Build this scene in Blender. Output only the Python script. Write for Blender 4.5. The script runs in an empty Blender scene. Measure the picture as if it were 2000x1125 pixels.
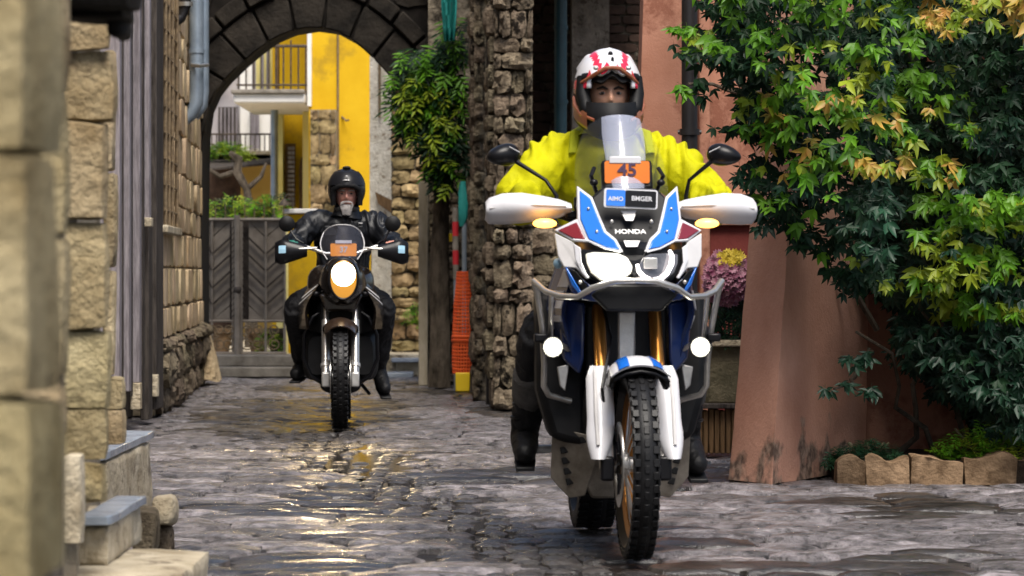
import bpy, bmesh, math, random
from mathutils import Vector, Matrix, noise
V = Vector
R = math.radians
rnd = random.Random(7)
SC = bpy.context.scene
COL = SC.collection

# ------------------------------------------------------------------ camera, sky, sun, exposure
F_PX, CX, HY, CAM_H = 7000.0, 1000.0, 533.0, 1.04
cam = bpy.data.cameras.new("camera")
cam.sensor_width = 36.0
cam.lens = 36.0 * F_PX / 2000.0
cam.shift_y = -(562.5 - HY) / 2000.0
cam.clip_start, cam.clip_end = 0.1, 3000
cam.dof.use_dof = True
cam.dof.focus_distance = 17.5
cam.dof.aperture_fstop = 7.0
cam_o = bpy.data.objects.new("camera", cam)
COL.objects.link(cam_o)
cam_o.location = (0, 0, CAM_H)
cam_o.rotation_euler = (R(90), 0, 0)
SC.camera = cam_o

SUN_EL, SUN_AZ = 60.0, 166.0        # azimuth clockwise from +Y; behind the camera
world = bpy.data.worlds.new("World")
SC.world = world
world.use_nodes = True
_n = world.node_tree.nodes
_n.clear()
_out = _n.new("ShaderNodeOutputWorld")
_bg = _n.new("ShaderNodeBackground")
_sky = _n.new("ShaderNodeTexSky")
_sky.sky_type = 'NISHITA'
_sky.sun_disc = False
_sky.sun_elevation = R(SUN_EL)
_sky.sun_rotation = R(SUN_AZ)
_sky.air_density = 1.0
_sky.dust_density = 3.5
_sky.ozone_density = 1.0
world.node_tree.links.new(_sky.outputs[0], _bg.inputs[0])
world.node_tree.links.new(_bg.outputs[0], _out.inputs[0])
_bg.inputs[1].default_value = 0.078
sl = bpy.data.lights.new("sun", 'SUN')
sl.energy = 2.5
sl.angle = R(32)
sl.color = (1.0, 0.95, 0.87)
sun = bpy.data.objects.new("sun", sl)
COL.objects.link(sun)
_a, _e = R(SUN_AZ), R(SUN_EL)
_d = V((math.sin(_a) * math.cos(_e), math.cos(_a) * math.cos(_e), math.sin(_e)))
sun.rotation_euler = _d.to_track_quat('Z', 'Y').to_euler()
SC.view_settings.view_transform = 'Standard'
SC.view_settings.look = 'None'
SC.view_settings.gamma = 1.0
SC.view_settings.exposure = 1.1
SC.cycles.use_denoising = True
SC.cycles.sample_clamp_indirect = 6.0
SC.cycles.max_bounces = 8
SC.cycles.diffuse_bounces = 2
SC.cycles.transparent_max_bounces = 12

# ------------------------------------------------------------------ helpers
def W(px, py, Y):
    """world point that stands at depth Y on the line of sight measured in the photograph"""
    return V(((px - CX) * Y / F_PX, Y, CAM_H - (py - HY) * Y / F_PX))

def gx(px, Y): return (px - CX) * Y / F_PX
def gz(py, Y): return CAM_H - (py - HY) * Y / F_PX

def tag(o, label=None, cat=None, group=None, kind=None):
    if label: o["label"] = label
    if cat: o["category"] = cat
    if group: o["group"] = group
    if kind: o["kind"] = kind
    return o

class Thing:
    def __init__(s, name, loc, label=None, cat=None, group=None, kind=None, yaw=0.0, local=False):
        s.o = bpy.data.objects.new(name, None)
        s.o.empty_display_size = 0.2
        COL.objects.link(s.o)
        s.o.location = loc
        s.o.rotation_euler = (0, 0, yaw)
        s.M = Matrix.Translation(V(loc)) @ Matrix.Rotation(yaw, 4, 'Z')
        s.inv = Matrix.Identity(4) if local else s.M.inverted()
        tag(s.o, label, cat, group, kind)
    def add(s, name, mb, mats, parent=None, **k):
        return mb.build(name, mats, parent or s.o, s.inv, **k)

class MB:
    def __init__(s):
        s.v, s.f, s.m = [], [], []
    def _add(s, vs, fs, mi=0):
        b = len(s.v)
        s.v += [V(p) for p in vs]
        for f in fs:
            s.f.append([i + b for i in f])
            s.m.append(mi)
        return s
    def box(s, c, size, rot=None, mi=0):
        hx, hy, hz = size[0] / 2, size[1] / 2, size[2] / 2
        vs = [V((x, y, z)) for x in (-hx, hx) for y in (-hy, hy) for z in (-hz, hz)]
        if rot is not None: vs = [rot @ v for v in vs]
        return s._add([v + V(c) for v in vs], [(0, 1, 3, 2), (4, 6, 7, 5), (0, 4, 5, 1), (2, 3, 7, 6), (0, 2, 6, 4), (1, 5, 7, 3)], mi)
    def box2(s, a, b, mi=0):
        a, b = V(a), V(b)
        return s.box((a + b) / 2, (abs(b.x - a.x), abs(b.y - a.y), abs(b.z - a.z)), mi=mi)
    def rings(s, rings, closed_ring=True, cap=True, mi=0, loop=False):
        n = len(rings[0]); vs = []; fs = []
        for r in rings: vs += list(r)
        m = len(rings)
        for i in range(m if loop else m - 1):
            i2 = (i + 1) % m
            for j in range(n if closed_ring else n - 1):
                j2 = (j + 1) % n
                fs.append((i * n + j, i * n + j2, i2 * n + j2, i2 * n + j))
        if cap and closed_ring and not loop:
            fs.append(tuple(reversed(range(n))))
            fs.append(tuple(range((m - 1) * n, m * n)))
        return s._add(vs, fs, mi)
    def tube(s, pts, rad, n=10, mi=0, flat=1.0, cap=True, up=None, loop=False):
        pts = [V(p) for p in pts]; rings = []
        if not isinstance(rad, (list, tuple)): rad = [rad] * len(pts)
        prev = None
        for i, p in enumerate(pts):
            if loop: t = pts[(i + 1) % len(pts)] - pts[i - 1]
            elif i == 0: t = pts[1] - p
            elif i == len(pts) - 1: t = p - pts[i - 1]
            else: t = (pts[i + 1] - p).normalized() + (p - pts[i - 1]).normalized()
            t.normalize()
            if prev is None:
                a = V(up) if up else (V((0, 0, 1)) if abs(t.z) < 0.9 else V((1, 0, 0)))
            else: a = prev
            a = a - t * a.dot(t)
            if a.length < 1e-5: a = t.orthogonal()
            a.normalize(); prev = a
            b = t.cross(a)
            rings.append([p + (a * math.cos(q) + b * math.sin(q) * flat) * rad[i] for q in [2 * math.pi * k / n for k in range(n)]])
        return s.rings(rings, cap=cap, mi=mi, loop=loop)
    def lathe(s, o, ax, prof, n=24, mi=0, close=False):
        o, ax = V(o), V(ax).normalized()
        a = ax.orthogonal().normalized(); b = ax.cross(a)
        rings = []
        for (r, t) in prof:
            rings.append([o + ax * t + (a * math.cos(q) + b * math.sin(q)) * max(r, 1e-4) for q in [2 * math.pi * k / n for k in range(n)]])
        return s.rings(rings, cap=not close, mi=mi, loop=close)
    def ell(s, c, r, n=16, m=10, rot=None, mi=0, fn=None):
        c = V(c); rings = []
        for i in range(m + 1):
            ph = -math.pi / 2 + math.pi * i / m
            ring = []
            for k in range(n):
                q = 2 * math.pi * k / n
                d = V((math.cos(ph) * math.cos(q), math.cos(ph) * math.sin(q), math.sin(ph)))
                if i in (0, m): d = V((1e-3 * math.cos(q), 1e-3 * math.sin(q), d.z))
                p = V((d.x * r[0], d.y * r[1], d.z * r[2]))
                if fn: p = fn(p, d)
                if rot is not None: p = rot @ p
                ring.append(c + p)
            rings.append(ring)
        return s.rings(rings, mi=mi)
    def plate(s, pts, th, mi=0):
        """outline given in space (seen from the front, any order) with thickness vector th"""
        pts = [V(p) for p in pts]; th = V(th) if not isinstance(th, (int, float)) else V((0, th, 0))
        n = len(pts)
        nrm = V((0, 0, 0))
        for i in range(n): nrm += pts[i].cross(pts[(i + 1) % n])
        if nrm.dot(th) > 0: pts.reverse()
        vs = pts + [p + th for p in pts]
        fs = [tuple(range(n)), tuple(reversed(range(n, 2 * n)))]
        for i in range(n):
            j = (i + 1) % n
            fs.append((i, i + n, j + n, j))
        return s._add(vs, fs, mi)
    def mesh(s, me, M=None, mi=0):
        vs = [(M @ v.co) if M else v.co.copy() for v in me.vertices]
        return s._add(vs, [tuple(p.vertices) for p in me.polygons], mi)
    def disp(s, fn):
        s.v = [fn(v) for v in s.v]; return s
    def build(s, name, mats, parent=None, inv=None, bevel=0.0, seg=2, ang=38, sub=0, flat=False, fixn=True, solid=0.0, kind=None, link=True):
        me = bpy.data.meshes.new(name)
        vs = [inv @ v for v in s.v] if inv is not None else s.v
        me.from_pydata([tuple(v) for v in vs], [], s.f)
        if not isinstance(mats, (list, tuple)): mats = [mats]
        for m in mats: me.materials.append(m)
        if len(mats) > 1:
            me.polygons.foreach_set("material_index", s.m)
        if fixn:
            bm = bmesh.new(); bm.from_mesh(me)
            bmesh.ops.recalc_face_normals(bm, faces=bm.faces)
            bm.to_mesh(me); bm.free()
        if not flat:
            me.shade_smooth()
            me.set_sharp_from_angle(angle=R(ang))
        me.update()
        if not link: return me
        o = bpy.data.objects.new(name, me)
        COL.objects.link(o)
        if parent: o.parent = parent
        if solid:
            md = o.modifiers.new("solid", 'SOLIDIFY'); md.thickness = solid; md.offset = -1
        if bevel:
            md = o.modifiers.new("bevel", 'BEVEL'); md.width = bevel; md.segments = seg; md.limit_method = 'ANGLE'; md.angle_limit = R(30)
        if sub:
            md = o.modifiers.new("sub", 'SUBSURF'); md.levels = sub; md.render_levels = sub
        if kind: o["kind"] = kind
        return o

def fbm(p, s=1.0, o=4):
    return noise.fractal(V(p) * s, 1.0, 2.0, o)

def sring(y, cx, cz, rx, rz, n=20, pw=2.6):
    out = []
    for k in range(n):
        q = 2 * math.pi * k / n
        c, s_ = math.cos(q), math.sin(q)
        out.append(V((cx + rx * math.copysign(abs(c) ** (2 / pw), c), y, cz + rz * math.copysign(abs(s_) ** (2 / pw), s_))))
    return out

def skin(nodes, edges, sub=2, root=0):
    """nodes: [(pos, rx, ry)] ; returns a mesh grown round the joints"""
    me = bpy.data.meshes.new("grow")
    me.from_pydata([tuple(n[0]) for n in nodes], edges, [])
    o = bpy.data.objects.new("grow", me)
    COL.objects.link(o)
    md = o.modifiers.new("s", 'SKIN')
    md.use_smooth_shade = True
    for i, n in enumerate(nodes):
        sv = me.skin_vertices[0].data[i]
        sv.radius = (n[1], n[2] if len(n) > 2 else n[1])
        sv.use_root = (i == root)
    m2 = o.modifiers.new("u", 'SUBSURF'); m2.levels = sub; m2.render_levels = sub
    bpy.context.view_layer.update()
    dg = bpy.context.evaluated_depsgraph_get()
    r = bpy.data.meshes.new_from_object(o.evaluated_get(dg))
    bpy.data.objects.remove(o)
    return r

def remesh(mb, voxel):
    me = bpy.data.meshes.new("r"); me.from_pydata([tuple(v) for v in mb.v], [], mb.f)
    o = bpy.data.objects.new("r", me); COL.objects.link(o)
    md = o.modifiers.new("r", 'REMESH'); md.mode = 'VOXEL'; md.voxel_size = voxel
    sm = o.modifiers.new("sm", 'SMOOTH'); sm.factor = 0.5; sm.iterations = 2
    bpy.context.view_layer.update()
    dg = bpy.context.evaluated_depsgraph_get()
    r = bpy.data.meshes.new_from_object(o.evaluated_get(dg))
    bpy.data.objects.remove(o)
    return r

def text_mb(txt, size, M, depth=0.001, cx='CENTER'):
    cu = bpy.data.curves.new("t", 'FONT'); cu.body = txt; cu.size = size; cu.extrude = depth
    cu.align_x = cx; cu.align_y = 'CENTER'; cu.offset = size * 0.02
    o = bpy.data.objects.new("t", cu); COL.objects.link(o)
    bpy.context.view_layer.update()
    dg = bpy.context.evaluated_depsgraph_get()
    me = bpy.data.meshes.new_from_object(o.evaluated_get(dg))
    bpy.data.objects.remove(o)
    mb = MB().mesh(me, M)
    return mb

# ------------------------------------------------------------------ materials
def mat(name, c1, c2=None, scale=4.0, rough=0.6, rough2=None, metal=0.0, bump=0.0, bscale=30.0, bdist=0.02, rand=0.0, coat=0.0,
        spec=0.5, detail=8, lo=0.35, hi=0.65, stretch=(1, 1, 1), c3=None, s3=1.0, t3=0.55, emit=None, es=0.0, hue=0.0, voro=0.0, trans=0.0):
    m = bpy.data.materials.new(name); m.use_nodes = True
    nt = m.node_tree; N = nt.nodes; L = nt.links
    b = N["Principled BSDF"]
    b.inputs["Roughness"].default_value = rough
    b.inputs["Metallic"].default_value = metal
    b.inputs["Specular IOR Level"].default_value = spec
    b.inputs["Coat Weight"].default_value = coat
    b.inputs["Coat Roughness"].default_value = 0.06
    col4 = lambda c: (c[0], c[1], c[2], 1)
    b.inputs["Base Color"].default_value = col4(c1)
    geo = N.new("ShaderNodeNewGeometry"); mp = N.new("ShaderNodeMapping")
    mp.inputs["Scale"].default_value = stretch
    L.new(geo.outputs["Position"], mp.inputs[0])
    cs = None
    if c2 is not None:
        nz = N.new("ShaderNodeTexNoise"); nz.inputs["Scale"].default_value = scale; nz.inputs["Detail"].default_value = detail; nz.inputs["Roughness"].default_value = 0.62
        L.new(mp.outputs[0], nz.inputs["Vector"])
        cr = N.new("ShaderNodeValToRGB"); cr.color_ramp.elements[0].position = lo; cr.color_ramp.elements[1].position = hi
        cr.color_ramp.elements[0].color = col4(c1); cr.color_ramp.elements[1].color = col4(c2)
        L.new(nz.outputs["Fac"], cr.inputs[0]); cs = cr.outputs[0]
        if rough2 is not None:
            mr = N.new("ShaderNodeMapRange"); mr.inputs[1].default_value = lo; mr.inputs[2].default_value = hi
            mr.inputs[3].default_value = rough; mr.inputs[4].default_value = rough2
            nz2 = N.new("ShaderNodeTexNoise"); nz2.inputs["Scale"].default_value = scale * 0.7; nz2.inputs["Detail"].default_value = 5
            L.new(mp.outputs[0], nz2.inputs["Vector"]); L.new(nz2.outputs["Fac"], mr.inputs[0]); L.new(mr.outputs[0], b.inputs["Roughness"])
    if c3 is not None:
        nz = N.new("ShaderNodeTexNoise"); nz.inputs["Scale"].default_value = s3; nz.inputs["Detail"].default_value = 9; nz.inputs["Roughness"].default_value = 0.7
        L.new(geo.outputs["Position"], nz.inputs["Vector"])
        mr = N.new("ShaderNodeMapRange"); mr.inputs[1].default_value = t3; mr.inputs[2].default_value = t3 + 0.08
        L.new(nz.outputs["Fac"], mr.inputs[0])
        mx = N.new("ShaderNodeMix"); mx.data_type = 'RGBA'
        L.new(mr.outputs[0], mx.inputs[0])
        if cs: L.new(cs, mx.inputs[6])
        else: mx.inputs[6].default_value = col4(c1)
        mx.inputs[7].default_value = col4(c3); cs = mx.outputs[2]
    if rand or hue:
        oi = N.new("ShaderNodeObjectInfo"); hs = N.new("ShaderNodeHueSaturation")
        mr = N.new("ShaderNodeMapRange"); mr.inputs[3].default_value = 1 - rand; mr.inputs[4].default_value = 1 + rand
        L.new(oi.outputs["Random"], mr.inputs[0]); L.new(mr.outputs[0], hs.inputs["Value"])
        if hue:
            m1 = N.new("ShaderNodeMath"); m1.operation = 'MULTIPLY'; m1.inputs[1].default_value = 7.31
            m2 = N.new("ShaderNodeMath"); m2.operation = 'FRACT'
            m3 = N.new("ShaderNodeMapRange"); m3.inputs[3].default_value = 0.5 - hue; m3.inputs[4].default_value = 0.5 + hue
            L.new(oi.outputs["Random"], m1.inputs[0]); L.new(m1.outputs[0], m2.inputs[0]); L.new(m2.outputs[0], m3.inputs[0]); L.new(m3.outputs[0], hs.inputs["Hue"])
        if cs: L.new(cs, hs.inputs["Color"])
        else: hs.inputs["Color"].default_value = col4(c1)
        cs = hs.outputs[0]
    if cs: L.new(cs, b.inputs["Base Color"])
    if bump:
        nb = N.new("ShaderNodeTexNoise"); nb.inputs["Scale"].default_value = bscale; nb.inputs["Detail"].default_value = 7; nb.inputs["Roughness"].default_value = 0.65
        L.new(mp.outputs[0], nb.inputs["Vector"])
        bp = N.new("ShaderNodeBump"); bp.inputs["Strength"].default_value = bump; bp.inputs["Distance"].default_value = bdist
        L.new(nb.outputs["Fac"], bp.inputs["Height"]); L.new(bp.outputs[0], b.inputs["Normal"])
        if voro:
            vo = N.new("ShaderNodeTexVoronoi"); vo.inputs["Scale"].default_value = voro
            L.new(mp.outputs[0], vo.inputs["Vector"])
            b2 = N.new("ShaderNodeBump"); b2.inputs["Strength"].default_value = bump; b2.inputs["Distance"].default_value = bdist
            L.new(vo.outputs["Distance"], b2.inputs["Height"]); L.new(b2.outputs[0], bp.inputs["Normal"])
    if emit:
        b.inputs["Emission Color"].default_value = col4(emit); b.inputs["Emission Strength"].default_value = es
    if trans:
        tr = N.new("ShaderNodeBsdfTranslucent"); mxs = N.new("ShaderNodeMixShader"); mxs.inputs[0].default_value = trans
        if cs: L.new(cs, tr.inputs[0])
        else: tr.inputs[0].default_value = col4(c1)
        L.new(b.outputs[0], mxs.inputs[1]); L.new(tr.outputs[0], mxs.inputs[2]); L.new(mxs.outputs[0], N["Material Output"].inputs[0])
    return m

def glass(name, tint, gl=0.12, rough=0.03, film=0.0, filmc=(1, 1, 1)):
    m = bpy.data.materials.new(name); m.use_nodes = True
    nt = m.node_tree; N = nt.nodes; L = nt.links
    N.remove(N["Principled BSDF"])
    t = N.new("ShaderNodeBsdfTransparent"); t.inputs[0].default_value = (*tint, 1)
    g = N.new("ShaderNodeBsdfGlossy"); g.inputs["Roughness"].default_value = rough
    mx = N.new("ShaderNodeMixShader"); mx.inputs[0].default_value = gl
    L.new(t.outputs[0], mx.inputs[1]); L.new(g.outputs[0], mx.inputs[2])
    res = mx.outputs[0]
    if film:
        d = N.new("ShaderNodeBsdfDiffuse"); d.inputs[0].default_value = (*filmc, 1)
        m2 = N.new("ShaderNodeMixShader"); m2.inputs[0].default_value = film
        L.new(res, m2.inputs[1]); L.new(d.outputs[0], m2.inputs[2]); res = m2.outputs[0]
    L.new(res, N["Material Output"].inputs[0])
    return m

M = {}
M['tan'] = mat("tan stone", (.30, .22, .11), (.66, .54, .33), 3.2, .85, bump=1.0, bscale=22, bdist=.06, rand=.2, hue=.012, c3=(.13, .09, .055), s3=2.6, t3=.57, spec=.12)
M['tan_mortar'] = mat("tan mortar", (.22, .18, .12), (.36, .3, .22), 8, .9, bump=.6, bscale=40, spec=.12)
M['tan2'] = mat("ochre ashlar", (.38, .28, .16), (.64, .50, .33), 3.5, .85, bump=.6, bscale=25, rand=.15, hue=.01, c3=(.16, .12, .08), s3=2.5, t3=.6, spec=.12)
M['rubble'] = mat("rough rubble stone", (.07, .052, .036), (.36, .29, .20), 8, .85, bump=1.0, bscale=26, bdist=.06, rand=.3, hue=.014, c3=(.018, .014, .010), s3=8, t3=.53, spec=.12)
M['rubble_mortar'] = mat("rubble mortar", (.03, .024, .018), (.32, .27, .20), 12, .9, bump=1, bscale=30, bdist=.05, spec=.12)
M['dark_stone'] = mat("dark arch stone", (.008, .007, .006), (.032, .027, .022), 4, .8, bump=.8, bscale=20, rand=.3, spec=.12)  # very dark brown stone, slightly blotched
M['dark_mortar'] = mat("dark mortar", (.008, .007, .006), (.018, .015, .013), 8, .9, spec=.12)  # very dark brown joints behind the arch stones
M['brown_stone'] = mat("brown wall stone", (.11, .075, .035), (.42, .31, .16), 5, .85, bump=.9, bscale=25, rand=.3, hue=.015, c3=(.06, .045, .03), s3=6, t3=.58, spec=.12)
M['stucco'] = mat("worn pale stucco", (.6, .55, .45), (.88, .83, .72), 9, .9, bump=1, bscale=35, bdist=.04, c3=(.36, .28, .2), s3=14, t3=.56, spec=.12)
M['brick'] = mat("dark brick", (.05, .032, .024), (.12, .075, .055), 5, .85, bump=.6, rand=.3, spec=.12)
M['pink'] = mat("salmon render", (.34, .155, .10), (.47, .24, .165), 1.6, .85, bump=.35, bscale=60, bdist=.01, c3=(.24, .10, .065), s3=1.6, t3=.52, spec=.12)
M['pink_low'] = mat("bare stone under render", (.10, .06, .04), (.32, .22, .16), 9, .9, bump=1, bscale=30, bdist=.04, c3=(.04, .028, .02), s3=12, t3=.55, spec=.12)
M['maroon'] = mat("maroon recess shade", (.13, .028, .024), (.18, .045, .036), 3, .7, bump=.2, spec=.12)  # deep red wall with the shade of a recess put into its colour
M['yellow'] = mat("yellow render", (.58, .345, .010), (.66, .41, .016), 2, .8, bump=.2, bscale=50, bdist=.01, c3=(.44, .27, .02), s3=1.3, t3=.5, spec=.12)
M['pale_yellow'] = mat("pale yellow render", (.86, .74, .26), (.9, .82, .4), 2, .8, spec=.12)
M['white'] = mat("white trim", (.72, .70, .66), (.82, .80, .76), 4, .6)
M['lav'] = mat("greyed lilac painted wood", (.17, .15, .16), (.32, .29, .305), 9, .65, bump=.5, bscale=30, stretch=(6, 6, .6), rand=.12, spec=.12)
M['darkwood'] = mat("dark weathered wood", (.03, .025, .022), (.10, .085, .075), 8, .8, bump=.6, bscale=40, stretch=(5, 5, .6), spec=.12)
M['wood'] = mat("brown wood", (.10, .06, .03), (.2, .12, .06), 8, .7, bump=.4, stretch=(5, 5, .7), spec=.12)
M['iron'] = mat("dark iron", (.05, .042, .035), (.13, .10, .075), 25, .6, metal=.4, bump=.3, bscale=80, spec=.12)
M['rust'] = mat("rusty bar", (.12, .085, .05), (.25, .18, .10), 25, .75, metal=.2, bump=.3, bscale=80)
M['zinc'] = mat("blue grey zinc", (.22, .28, .35), (.34, .41, .49), 5, .42, metal=.45, bump=.1)
M['teal_pipe'] = mat("dark teal pipe", (.012, .045, .058), (.02, .07, .085), 5, .4)
M['teal'] = mat("teal netting", (.01, .22, .2), (.02, .3, .27), 12, .7)
M['black_pipe'] = mat("black pipe", (.006, .005, .006), (.012, .010, .010), 8, .45)
M['gate'] = mat("grey brown gate sheet", (.19, .16, .13), (.29, .25, .205), 6, .6, metal=.2, rand=.08, spec=.12)
M['gate_bar'] = mat("gate bar", (.055, .045, .04), (.09, .075, .065), 12, .5, metal=.4, spec=.12)
M['step'] = mat("grey step stone", (.13, .115, .095), (.26, .235, .20), 6, .55, bump=.4, rand=.12, spec=.12)
M['slate'] = mat("wet blue slate", (.22, .26, .31), (.36, .40, .46), 5, .22, bump=.3, bscale=18, bdist=.01)
M['pale_stone'] = mat("pale worn stone", (.30, .24, .15), (.60, .52, .38), 5, .7, bump=1.0, bscale=18, bdist=.03, rand=.1, c3=(.16, .12, .075), s3=6, t3=.56)
M['flag'] = mat("wet flagstone", (.035, .032, .033), (.30, .27, .28), 10, .09, rough2=.28, bump=1.0, bscale=24, bdist=.05, rand=.5, hue=.012, c3=(.035, .030, .028), s3=7, t3=.56, spec=1.0)
M['flag_wet'] = mat("soaked flagstone", (.012, .011, .010), (.06, .052, .048), 7, .07, rough2=.16, bump=1.0, bscale=11, bdist=.022, rand=.4, spec=1.0)
M['grout'] = mat("wet dark grit", (.008, .007, .0065), (.03, .026, .024), 25, .35, bump=1, bscale=50, bdist=.02, spec=.12)
M['cobble'] = mat("wet black cobble", (.022, .02, .02), (.07, .062, .058), 9, .12, rough2=.35, bump=.8, bscale=30, spec=.8)
M['water'] = mat("puddle water", (.03, .026, .022), (.045, .04, .035), 4, .05, bump=.22, bscale=16, bdist=.005, spec=1.0)
M['white_p'] = mat("white plastic", (.56, .56, .59), (.62, .62, .65), 8, .3, coat=.25)
M['grey_p'] = mat("light grey plastic", (.50, .49, .49), (.58, .57, .57), 8, .35, coat=.3)
M['blue_p'] = mat("bright blue paint", (.012, .14, .60), (.015, .17, .68), 3, .25, coat=.6)
M['navy_p'] = mat("navy paint", (.006, .016, .07), (.010, .026, .11), 3, .25, coat=.6)
M['maroon_p'] = mat("maroon paint", (.16, .012, .02), (.20, .018, .028), 3, .25, coat=.6)
M['red_p'] = mat("red paint", (.62, .012, .045), (.68, .02, .06), 3, .25, coat=.6)
M['black_p'] = mat("black plastic", (.004, .004, .005), (.008, .008, .010), 12, .32, spec=.22)
M['matt_black'] = mat("matt black", (.003, .003, .0035), (.008, .008, .009), 14, .55, spec=.22)
M['rubber'] = mat("tyre rubber", (.0035, .0035, .004), (.009, .009, .010), 18, .45, bump=.3, bscale=120, bdist=.003, spec=.25)
M['gold'] = mat("gold fork tube", (.42, .17, .03), (.5, .22, .05), 6, .3, metal=.85)
M['steel'] = mat("brushed steel", (.46, .44, .41), (.58, .56, .52), 20, .28, metal=.8)
M['alu'] = mat("aluminium", (.42, .41, .40), (.58, .57, .55), 12, .38, metal=.6, bump=.15)
M['skidplate'] = mat("dirty aluminium plate", (.13, .11, .085), (.30, .27, .23), 7, .45, metal=.45, bump=.2)
M['engine'] = mat("dark engine metal", (.012, .012, .012), (.04, .038, .035), 14, .4, metal=.6, bump=.4)
M['lamp'] = mat("lit headlight", (.9, .9, .85), rough=.2, emit=(1, .95, .8), es=16)
M['lamp_low'] = mat("lit lamp lower reflector", (.22, .10, .015), rough=.2, emit=(1, .45, .06), es=.30)
M['lamp_warm'] = mat("lit warm headlight", (.9, .9, .8), rough=.2, emit=(1, .87, .6), es=6)
M['band'] = glass("painted screen glare", (.95, .96, 1), .05, .1, .20, (.62, .66, .8))  # pale film: a reflection on the screen put into the material
M['lamp_edge'] = mat("lit lamp reflector edge", (.5, .5, .45), rough=.25, emit=(1, .93, .75), es=.22)
M['led'] = mat("lit led ring", (.9, .9, .9), rough=.3, emit=(1, .9, .9), es=1.6)
M['amber'] = mat("lit amber indicator", (.9, .4, .05), rough=.3, emit=(1, .45, .08), es=2.6)
M['lens'] = mat("dark lens", (.03, .03, .035), (.1, .1, .11), 14, .06, coat=1)
M['screen'] = glass("windscreen", (.97, .98, 1), .022, .05, .008, (.75, .8, .9))
M['smoke'] = glass("smoked screen", (.90, .90, .93), .03, .05, .015, (.6, .6, .7))
M['orange'] = mat("orange number board", (.62, .15, .008), (.68, .18, .01), 4, .45)
M['ink'] = mat("navy ink", (.05, .02, .06), rough=.5)
M['hiviz'] = mat("hi-vis yellow fabric", (.36, .35, .002), (.46, .44, .003), 5, .7, bump=.35, bscale=14, bdist=.02, spec=.12)
M['hiviz_d'] = mat("olive yellow fabric", (.30, .32, .01), (.38, .40, .02), 5, .7, bump=.4, bscale=24, spec=.12)
M['collar'] = mat("grey collar fabric", (.18, .17, .14), (.26, .25, .2), 12, .8, spec=.12)
M['blackcloth'] = mat("black textile", (.003, .003, .004), (.008, .008, .010), 16, .65, spec=.25, bump=.6, bscale=24, bdist=.02)
M['orange2'] = mat("orange rally board", (.9, .30, .02), (.95, .34, .03), 4, .5)
M['leather'] = mat("black leather", (.003, .0035, .005), (.007, .008, .011), 8, .45, bump=.35, bscale=14, bdist=.015, spec=.3)
M['greycloth'] = mat("grey textile", (.05, .048, .046), (.1, .095, .09), 16, .7, bump=.3, spec=.12)
M['skin'] = mat("skin", (.50, .255, .165), (.60, .33, .22), 18, .5, bump=.15, bscale=80, bdist=.003)
M['skin_red'] = mat("ruddy skin", (.55, .24, .18), (.66, .34, .27), 18, .5, bump=.15, bscale=80, bdist=.003)
M['hair'] = mat("dark hair", (.012, .008, .006), (.03, .02, .014), 60, .6, bump=.5, bscale=200)
M['beard'] = mat("white beard", (.5, .47, .45), (.75, .72, .7), 60, .8, bump=1, bscale=160)
M['eyew'] = mat("eye white", (.30, .27, .25), rough=.15)  # darkened: shadow around the eyes is put into the colour
M['iris'] = mat("iris", (.02, .012, .008), rough=.1)
M['peach'] = mat("faded orange helmet trim", (.20, .05, .018), (.30, .11, .055), 9, .35, coat=.4)
M['greenglove'] = mat("green glove", (.01, .12, .09), (.02, .2, .15), 10, .6)
M['mesh'] = mat("orange safety net", (.62, .07, .012), (.75, .12, .02), 9, .6)
M['yel_p'] = mat("yellow plastic", (.8, .55, .01), rough=.5)
M['redwhite'] = mat("red band", (.5, .02, .03), rough=.5)
M['bark'] = mat("bark", (.035, .028, .02), (.13, .105, .08), 12, .85, bump=1, bscale=30, bdist=.03, stretch=(1, 1, .35), spec=.12)
M['pale_post'] = mat("pale post", (.34, .29, .2), (.5, .44, .34), 9, .8, bump=.5, stretch=(1, 1, .3), spec=.12)
M['soil'] = mat("dark soil", (.02, .014, .01), (.05, .035, .025), 20, .9, bump=1, spec=.12)
M['terra'] = mat("brown edging brick", (.09, .055, .03), (.30, .20, .12), 9, .8, bump=.8, bscale=30, rand=.15, spec=.12)
LEAFM = [
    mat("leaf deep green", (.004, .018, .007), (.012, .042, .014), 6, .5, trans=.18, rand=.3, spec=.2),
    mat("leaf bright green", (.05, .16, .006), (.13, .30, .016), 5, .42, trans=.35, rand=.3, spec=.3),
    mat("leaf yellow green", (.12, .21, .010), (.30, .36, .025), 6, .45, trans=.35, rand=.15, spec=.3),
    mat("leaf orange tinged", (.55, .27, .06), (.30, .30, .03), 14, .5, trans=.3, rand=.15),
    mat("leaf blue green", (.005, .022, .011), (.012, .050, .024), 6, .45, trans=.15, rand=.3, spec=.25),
]
M['stem'] = mat("green brown stem", (.05, .05, .02), (.1, .08, .04), 12, .7)
M['petal'] = mat("pink petals", (.28, .05, .13), (.62, .34, .40), 24, .6, rand=.2)
M['petal_y'] = mat("mustard petals", (.45, .33, .02), (.55, .42, .05), 20, .6, rand=.2)
M['paint_dark'] = mat("dark brown metallic paint", (.012, .009, .007), (.02, .014, .011), 4, .22, metal=.3, coat=.7)
M['bronze'] = mat("bronze fender", (.025, .015, .009), (.05, .028, .017), 6, .3, metal=.4, coat=.5)
M['decal_reflection'] = mat("light blue sticker and reflection", (.3, .5, .65), rough=.35)  # sticker colour, also the reflection painted on the rear handguards
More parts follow.
